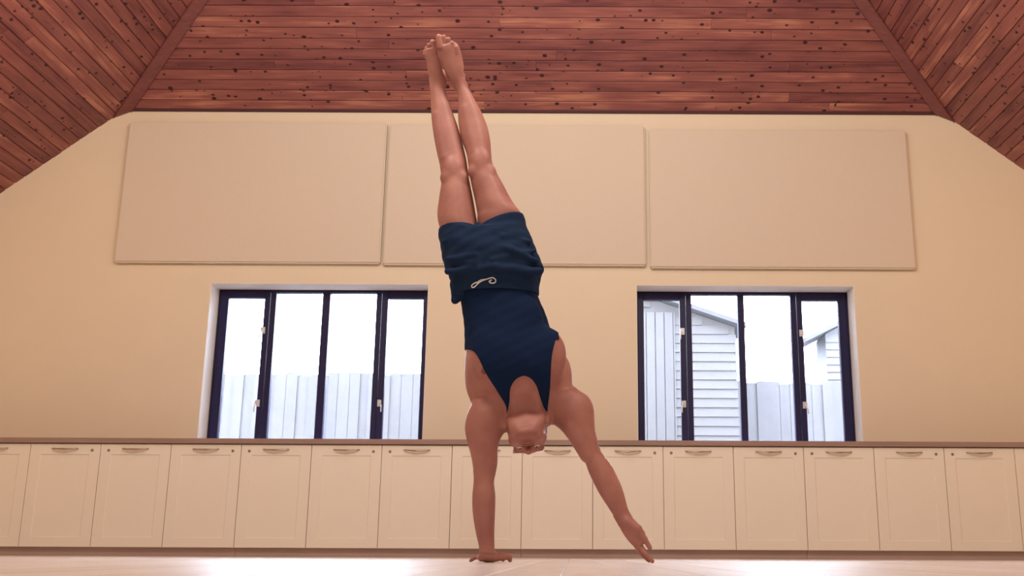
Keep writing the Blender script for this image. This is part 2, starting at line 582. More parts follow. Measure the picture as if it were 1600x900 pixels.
# hip beams
def hip_beam(side, idx):
    za, zb = CORNER_Z - 0.02, RIDGE - 0.05
    A = Vector((XC + side * hip_x(za), hip_y(za), za))
    B = Vector((XC + side * hip_x(zb), hip_y(zb), zb))
    d = (B - A).normalized()
    n1 = Vector((side * RAKE, 0, 1)).normalized()
    n2 = Vector((0, HIPM, 1)).normalized()
    down = -(n1 + n2).normalized()
    s = d.cross(down).normalized()
    prof = [(-0.052, -0.02), (-0.052, 0.040), (-0.045, 0.048), (0.045, 0.048), (0.052, 0.040), (0.052, -0.02)]
    def slide(p):                               # trim the lower end flush with the wall face
        return p - d * ((p.y - (YW - 0.001)) / d.y)
    lo, hi = [], []
    for a, c in prof:
        q = A + s * a + down * c
        lo.append(slide(q))
        hi.append(B + s * a + down * c)
    mid = [l + d * 0.06 for l in lo]
    bm = bmesh.new()
    R0 = [bm.verts.new(q) for q in lo]
    R1 = [bm.verts.new(q) for q in mid]
    R2 = [bm.verts.new(q) for q in hi]
    for k in (2, 3):                            # rounded nose
        R0[k].co += -down * 0.02
    n = len(prof)
    for P_, Q_ in ((R0, R1), (R1, R2)):
        for i in range(n):
            bm.faces.new((P_[i], P_[(i + 1) % n], Q_[(i + 1) % n], Q_[i]))
    bm.faces.new(R0[::-1])
    bm.faces.new(R2)
    tag(link('trim_%d' % idx, bm_mesh('hip_beam', bm), 'beam'), kind='structure')
hip_beam(-1, 1)
hip_beam(1, 2)
tag(box('trim_3', (XC - CORNER + 0.07, XC + CORNER - 0.07, YW - 0.022, YW - 0.001, HIP_Z - 0.004, HIP_Z + 0.028), 'dark'), kind='structure')

# ------------------------------------------------------------------ windows
def ring(bm, x0, x1, z0, z1, wl, wr, wt, wb, y0, y1):
    add_box(bm, x0, x0 + wl, y0, y1, z0, z1)
    add_box(bm, x1 - wr, x1, y0, y1, z0, z1)
    add_box(bm, x0 + wl, x1 - wr, y0, y1, z1 - wt, z1)
    add_box(bm, x0 + wl, x1 - wr, y0, y1, z0, z0 + wb)

def bevel_link(name, bm, mat, parent, bev=0.003):
    bmesh.ops.bevel(bm, geom=bm.edges[:], offset=bev, segments=1, affect='EDGES')
    me = bm_mesh(name, bm)
    o = link(name, me, mat, parent)
    o.location = -parent.location
    return o

def make_window(idx, x0, x1, g1, m1, m2, m3, g4, latches):
    yf = 8.82
    zt = 2.245
    w = empty('window_%d' % idx, ((x0 + x1) / 2, yf, SILL), kind='structure')
    bm = bmesh.new()
    ring(bm, x0, x1, SILL, HEAD + 0.05, 0.045, 0.045, 0.072, 0.03, yf + 0.008, yf + 0.075)
    bevel_link('frame', bm, 'frame', w)
    for a, c in ((m1[1] - 0.045, m1[1]), m2, (m3[0], m3[0] + 0.045)):
        bm = bmesh.new()
        add_box(bm, a, c, yf + 0.006, yf + 0.07, SILL + 0.02, HEAD - 0.01)
        bevel_link('mullion', bm, 'frame', w)
    for a, c, wl, wr in ((x0 + 0.02, m1[1] - 0.05, g1 - x0 - 0.02, m1[1] - 0.05 - m1[0]), (m3[0] + 0.05, x1 - 0.02, m3[1] - m3[0] - 0.05, x1 - 0.02 - g4)):
        bm = bmesh.new()
        ring(bm, a, c, SILL + 0.012, HEAD - 0.012, wl, wr, 0.062, 0.045, yf - 0.006, yf + 0.05)
        bevel_link('sash', bm, 'frame', w, 0.004)
    for a, c, zz in ((g1, m1[0], 2.148), (m1[1], m2[0], HEAD), (m2[1], m3[0], HEAD), (m3[1], g4, 2.148)):
        bm = bmesh.new()
        add_box(bm, a - 0.008, c + 0.008, yf + 0.028, yf + 0.032, SILL + 0.03, zz + 0.002)
        bev = bm_mesh('pane', bm)
        o = link('pane', bev, 'glass', w)
        o.location = -w.location
    for lx, lz, sgn in latches:
        bm = bmesh.new()
        add_box(bm, lx - 0.013, lx + 0.013, yf - 0.016, yf - 0.006, lz - 0.028, lz + 0.028)
        add_box(bm, lx - 0.009 + sgn * 0.012, lx + 0.009 + sgn * 0.012, yf - 0.034, yf - 0.016, lz - 0.012, lz + 0.022)
        tube(bm, [(lx + sgn * 0.012, yf - 0.03, lz - 0.005), (lx + sgn * 0.022, yf - 0.038, lz - 0.03), (lx + sgn * 0.024, yf - 0.04, lz - 0.075)], 0.006, 8)
        me = bm_mesh('latch', bm)
        o = link('latch', me, 'latch', w)
        o.location = -w.location
    return w
make_window(1, W1[0], W1[1], -2.962, (-2.653, -2.558), (-2.159, -2.095), (-1.696, -1.595), -1.292,
            [(-2.640, 1.862, -1), (-2.640, 1.24, -1), (-1.628, 1.245, 1)])
make_window(2, W2[0], W2[1], 0.596, (0.905, 1.006), (1.405, 1.458), (1.858, 1.953), 2.262,
            [(0.928, 1.87, -1), (0.928, 1.25, -1), (1.932, 1.86, 1), (1.932, 1.245, 1)])

# ------------------------------------------------------------------ acoustic panels
for nm, x0, x1, z0, z1, lab in (
        ('acoustic_panel', -3.868, -1.630, 2.386, 3.652, 'beige fabric acoustic panel high on the wall, left of the person'),
        ('acoustic_panel', -1.608, 0.604, 2.378, 3.642, 'beige fabric acoustic panel behind the person\'s legs, middle of three'),
        ('acoustic_panel', 0.640, 2.872, 2.360, 3.606, 'beige fabric acoustic panel above the right-hand window')):
    y0 = 8.546
    p = empty(nm, ((x0 + x1) / 2, YW, z0), lab, 'acoustic panel', 'acoustic panels on the end wall')
    bm = bmesh.new()
    add_box(bm, x0, x1, y0, YW - 0.012, z0, z1)
    bmesh.ops.bevel(bm, geom=[e for e in bm.edges if sum(v.co.y < y0 + 0.001 for v in e.verts) >= 1], offset=0.012, segments=3, affect='EDGES')
    o = link('fabric_face', bm_mesh('fabric_face', bm), 'panel', p)
    o.location = -p.location
    for zz in (z0 + 0.06, z1 - 0.09):
        box('wall_batten', (x0 + 0.05, x1 - 0.05, YW - 0.012, YW, zz, zz + 0.03), 'panel_edge', p)

# ------------------------------------------------------------------ cabinets, worktop, plinth
K0, KP = -4.107, 0.5317
DOOR_Y, DZ0, DZ1 = 8.05, 0.064, 0.822
def door_bm(w, h):
    """shaker door, front face at y=0, origin at lower-left, recessed centre panel"""
    bm = bmesh.new()
    t, st, rt, rb, dep, sl = 0.019, 0.078, 0.078, 0.07, 0.007, 0.004
    def rect(a, b, c, d, y):
        return [bm.verts.new(p) for p in ((a, y, c), (b, y, c), (b, y, d), (a, y, d))]
    e = 0.002
    back = rect(0, w, 0, h, t)
    side = rect(0, w, 0, h, e)
    front = rect(e, w - e, e, h - e, 0)
    i0 = rect(st, w - st, rb, h - rt, 0)
    i1 = rect(st + sl, w - st - sl, rb + sl, h - rt - sl, dep)
    bm.faces.new(back[::-1])
    for A_, B_ in ((back, side), (side, front), (front, i0), (i0, i1)):
        for i in range(4):
            bm.faces.new((A_[i], A_[(i + 1) % 4], B_[(i + 1) % 4], B_[i]))
    bm.faces.new(i1)
    return bm
door_w = KP - 0.0045
DOOR = bm_mesh('door', door_bm(door_w, DZ1 - DZ0))
DOOR.materials.append(M['cab'])
def handle_mesh():
    bm = bmesh.new()
    pts, rad = [], []
    for i in range(13):
        t = i / 12 * 2 - 1
        pts.append((t * 0.098, -0.004 - 0.026 * (1 - t * t) ** 0.8, 0.004 - 0.008 * (1 - t * t)))
        rad.append(0.0055 + 0.0055 * (1 - abs(t)))
    tube(bm, pts, rad, 10, 0.75)
    for s in (-1, 1):
        tube(bm, [(s * 0.09, 0.001, 0.0035), (s * 0.09, -0.010, 0.0035)], 0.005, 8)
    return bm_mesh('handle', bm)
HANDLE = handle_mesh()
HANDLE.materials.append(M['metal'])
HANDLE.shade_smooth()
def lock_mesh():
    bm = bmesh.new()
    n = 16
    prof = [(0.0105, 0.0), (0.0105, -0.003), (0.0085, -0.0045), (0.004, -0.0045), (0.003, -0.003)]
    rings = [[bm.verts.new((r * math.cos(6.28318 * k / n), y, r * math.sin(6.28318 * k / n))) for k in range(n)] for r, y in prof]
    for i in range(len(rings) - 1):
        for k in range(n):
            bm.faces.new((rings[i][k], rings[i][(k + 1) % n], rings[i + 1][(k + 1) % n], rings[i + 1][k]))
    bm.faces.new(rings[-1])
    bm.faces.new(rings[0][::-1])
    return bm_mesh('lock', bm)
LOCK = lock_mesh()
LOCK.materials.append(M['lock'])
labels = ['cream two-door cabinet unit at the far left, cut by the left edge of the photo',
          'cream two-door cabinet unit left of and clear of the left window',
          'cream two-door cabinet unit below the left part of the left window',
          'cream two-door cabinet unit below the right part of the left window',
          'cream two-door cabinet unit just behind the supporting hand and forearm',
          'cream two-door cabinet unit behind the reaching forearm and hand',
          'cream two-door cabinet unit below the left part of the right window',
          'cream two-door cabinet unit right of and below the right window edge',
          'cream two-door cabinet unit at the far right, cut by the right edge of the photo']
for u in range(9):
    ka, kb = u * 2 - 2, u * 2
    xa, xb = K0 + KP * ka, K0 + KP * kb
    bx0, bx1 = xa + 0.001, xb - 0.001
    t = empty('cabinet_unit', ((xa + xb) / 2, 8.3, 0.0), labels[u], 'cabinet', 'cream cabinets along the end wall')
    if u == 0:
        bx0 = XL + 0.002
    if u == 8:
        bx1 = XR - 0.002
    b_ = box('cabinet_body', (bx0, bx1, 8.071, 8.598, 0.062, 0.827), 'cab', t)
    if u in (0, 8):
        if u == 0:
            box('filler_panel', (bx0, xa - 0.002, 8.052, 8.0705, DZ0, DZ1), 'cab', t)
        else:
            box('filler_panel', (xb + 0.002, bx1, 8.052, 8.0705, DZ0, DZ1), 'cab', t)
    for k in (0, 1):
        dx = xa + KP * k + 0.00225
        d = link('door', DOOR, None, t)
        d.location = Vector((dx, DOOR_Y + random.uniform(-0.001, 0.001), DZ0)) - t.location
        h = link('handle', HANDLE, None, d)
        h.location = (door_w / 2, 0, 0.783 - DZ0)
        l = link('lock', LOCK, None, d)
        l.location = (door_w - 0.060 if k == 0 else 0.060, 0, 0.774 - DZ0)
        tag(l, 'dull metal keyhole lock')

wt = box('worktop', (XL + 0.001, XR - 0.001, 8.028, YW - 0.001, 0.8275, 0.866), 'counter', None, 0.002)
tag(wt, 'long brown laminate worktop running over all the cream cabinets', 'worktop')
bb = empty('baseboard_end', (XC, 8.1, 0), kind='structure')
ks = [-2.65, -1, 3, 7, 11, 15, 16.75]
for i in range(len(ks) - 1):
    a, c = max(K0 + KP * ks[i], XL + 0.002), min(K0 + KP * ks[i + 1], XR - 0.002)
    box('plinth_board', (a + 0.001, c - 0.001, 8.098, 8.116, 0.0, 0.0615), 'plinth', bb, 0.001)

# ------------------------------------------------------------------ outside
tag(box('ground', (-16, 16, 8.95, 40, -0.3, -0.2), 'ground'), kind='structure')
def fence(x0, x1, y, top, lab):
    f_ = empty('garden_fence', ((x0 + x1) / 2, y, -0.2), lab, 'fence', 'board fences in the garden')
    xx = x0
    while xx < x1 - 0.05:
        w_ = random.uniform(0.11, 0.15)
        h_ = top + random.uniform(-0.02, 0.02)
        bm = bmesh.new()
        L_ = h_ + 0.15
        vs = [(-L_ / 2, -w_ / 2, -0.009), (L_ / 2 - 0.006, -w_ / 2, -0.009), (L_ / 2, 0, -0.009), (L_ / 2 - 0.006, w_ / 2, -0.009), (-L_ / 2, w_ / 2, -0.009)]
        A_ = [bm.verts.new(p) for p in vs]
        B_ = [bm.verts.new((p[0], p[1], 0.009)) for p in vs]
        bm.faces.new(A_[::-1])
        bm.faces.new(B_)
        for i in range(5):
            bm.faces.new((A_[i], A_[(i + 1) % 5], B_[(i + 1) % 5], B_[i]))
        o = link('paling', bm_mesh('paling', bm), 'fence', f_)
        R = Matrix(((0, 1, 0), (0, 0, 1), (1, 0, 0))).to_4x4()
        R.translation = Vector((xx + w_ / 2, y + (0.010 if int(xx * 100) % 2 else -0.010), h_ - L_ / 2)) - f_.location
        o.matrix_local = R
        xx += w_ - 0.004
    for zz in (0.35, 1.1, 1.75):
        box('rail', (x0, x1, y + 0.012, y + 0.05, zz, zz + 0.08), 'fence', f_)
    n_ = int((x1 - x0) / 1.8) + 1
    for i in range(n_ + 1):
        px = x0 + (x1 - x0) * i / n_
        box('post', (px - 0.045, px + 0.045, y + 0.051, y + 0.14, -0.2, top - 0.02), 'fence', f_)
fence(-7.4, -0.1, 12.5, 2.1, 'weathered vertical-board garden fence seen through the left window')
fence(1.95, 6.2, 12.5, 2.02, 'weathered vertical-board garden fence low in the right window')

def shed(name, x0, x1, y0, y1, base, pk, roof_pts, lab, door=None):
    """gable-fronted shed: roof_pts is the front outline (x,z) of the eaves and ridge"""
    s = empty(name, ((x0 + x1) / 2, y0, -0.2), lab, 'shed')
    def rz(xv):
        for (xa, za), (xb, zb) in zip(roof_pts, roof_pts[1:]):
            if xa <= xv <= xb:
                return za + (zb - za) * (xv - xa) / (xb - xa)
        return roof_pts[0][1] if xv < roof_pts[0][0] else roof_pts[-1][1]
    bm = bmesh.new()
    outline = [(x0 + 0.01, -0.2), (x1 - 0.01, -0.2), (x1 - 0.01, rz(x1) - 0.03)] + [(px, pz - 0.03) for px, pz in roof_pts[::-1] if x0 < px < x1] + [(x0 + 0.01, rz(x0) - 0.03)]
    A_ = [bm.verts.new((px, y0 + 0.025, pz)) for px, pz in outline]
    B_ = [bm.verts.new((px, y1, pz)) for px, pz in outline]
    n = len(outline)
    bm.faces.new(A_)
    bm.faces.new(B_[::-1])
    for i in range(n):
        bm.faces.new((A_[i], A_[(i + 1) % n], B_[(i + 1) % n], B_[i]))
    o = link('shed_body', bm_mesh('shed_body', bm), 'siding', s)
    o.location = -s.location
    z = base
    top = max(pz for _, pz in roof_pts)
    bh = 0.102
    while z < top - 0.06:
        # the board keeps within the roof slope
        n_ = 40
        xs = [x0 + (x1 - x0) * i / n_ for i in range(n_ + 1)]
        ok = [xv for xv in xs if rz(xv) - 0.03 > z + bh]
        if door:
            segs = [[xv for xv in ok if xv <= door[0]] + ([door[0]] if door[0] > x0 and ok and ok[0] < door[0] else []), [door[1]] + [xv for xv in ok if xv >= door[1]]] if z < door[2] else [ok]
        else:
            segs = [ok]
        for sg in segs:
            if len(sg) < 2:
                continue
            a, c = min(sg), max(sg)
            if c - a < 0.08:
                continue
            bm = bmesh.new()
            hx, hz = (c - a) / 2, bh / 2
            sec = [(0.02, -hz), (0.0, -hz), (0.014, hz - 0.002), (0.02, hz - 0.002)]
            A2 = [bm.verts.new((-hx, q, w_)) for q, w_ in sec]
            B2 = [bm.verts.new((hx, q, w_)) for q, w_ in sec]
            bm.faces.new(A2)
            bm.faces.new(B2[::-1])
            for i in range(4):
                bm.faces.new((A2[i], A2[(i + 1) % 4], B2[(i + 1) % 4], B2[i]))
            o = link('siding_board', bm_mesh('siding_board', bm), 'siding', s)
            o.location = Vector(((a + c) / 2, y0, z + hz)) - s.location
        z += bh
    if door:
        dx = door[0]
        while dx < door[1] - 0.02:
            box('door_board', (dx + 0.004, min(dx + 0.098, door[1]), y0 - 0.03, y0 + 0.0, -0.12, door[2]), 'fence', s, 0.004)
            dx += 0.1
    bm = bmesh.new()
    for (xa, za), (xb, zb) in zip(roof_pts, roof_pts[1:]):
        q = [(xa, za), (xb, zb), (xb, zb + 0.05), (xa, za + 0.05)]
        A_ = [bm.verts.new((px, y0 - 0.12, pz - 0.02)) for px, pz in q]
        B_ = [bm.verts.new((px, y1 + 0.1, pz - 0.02)) for px, pz in q]
        bm.faces.new(A_)
        bm.faces.new(B_[::-1])
        for i in range(4):
            bm.faces.new((A_[i], A_[(i + 1) % 4], B_[(i + 1) % 4], B_[i]))
    o = link('roof', bm_mesh('roof', bm), 'roof', s)
    o.location = -s.location
shed('garden_shed', 0.15, 1.80, 11.5, 13.4, -0.15, 0.9, [(0.05, 2.62), (0.62, 2.92), (1.9, 2.48)],
     'pale shed with horizontal boards and a board door in the right window', door=(0.50, 1.12, 2.64))
shed('garden_shed', 3.40, 6.6, 14.0, 14.6, -0.15, 0.9, [(3.08, 2.80), (5.0, 3.76), (6.9, 2.80)],
     'pale boarded outbuilding behind the fence at the right window edge')

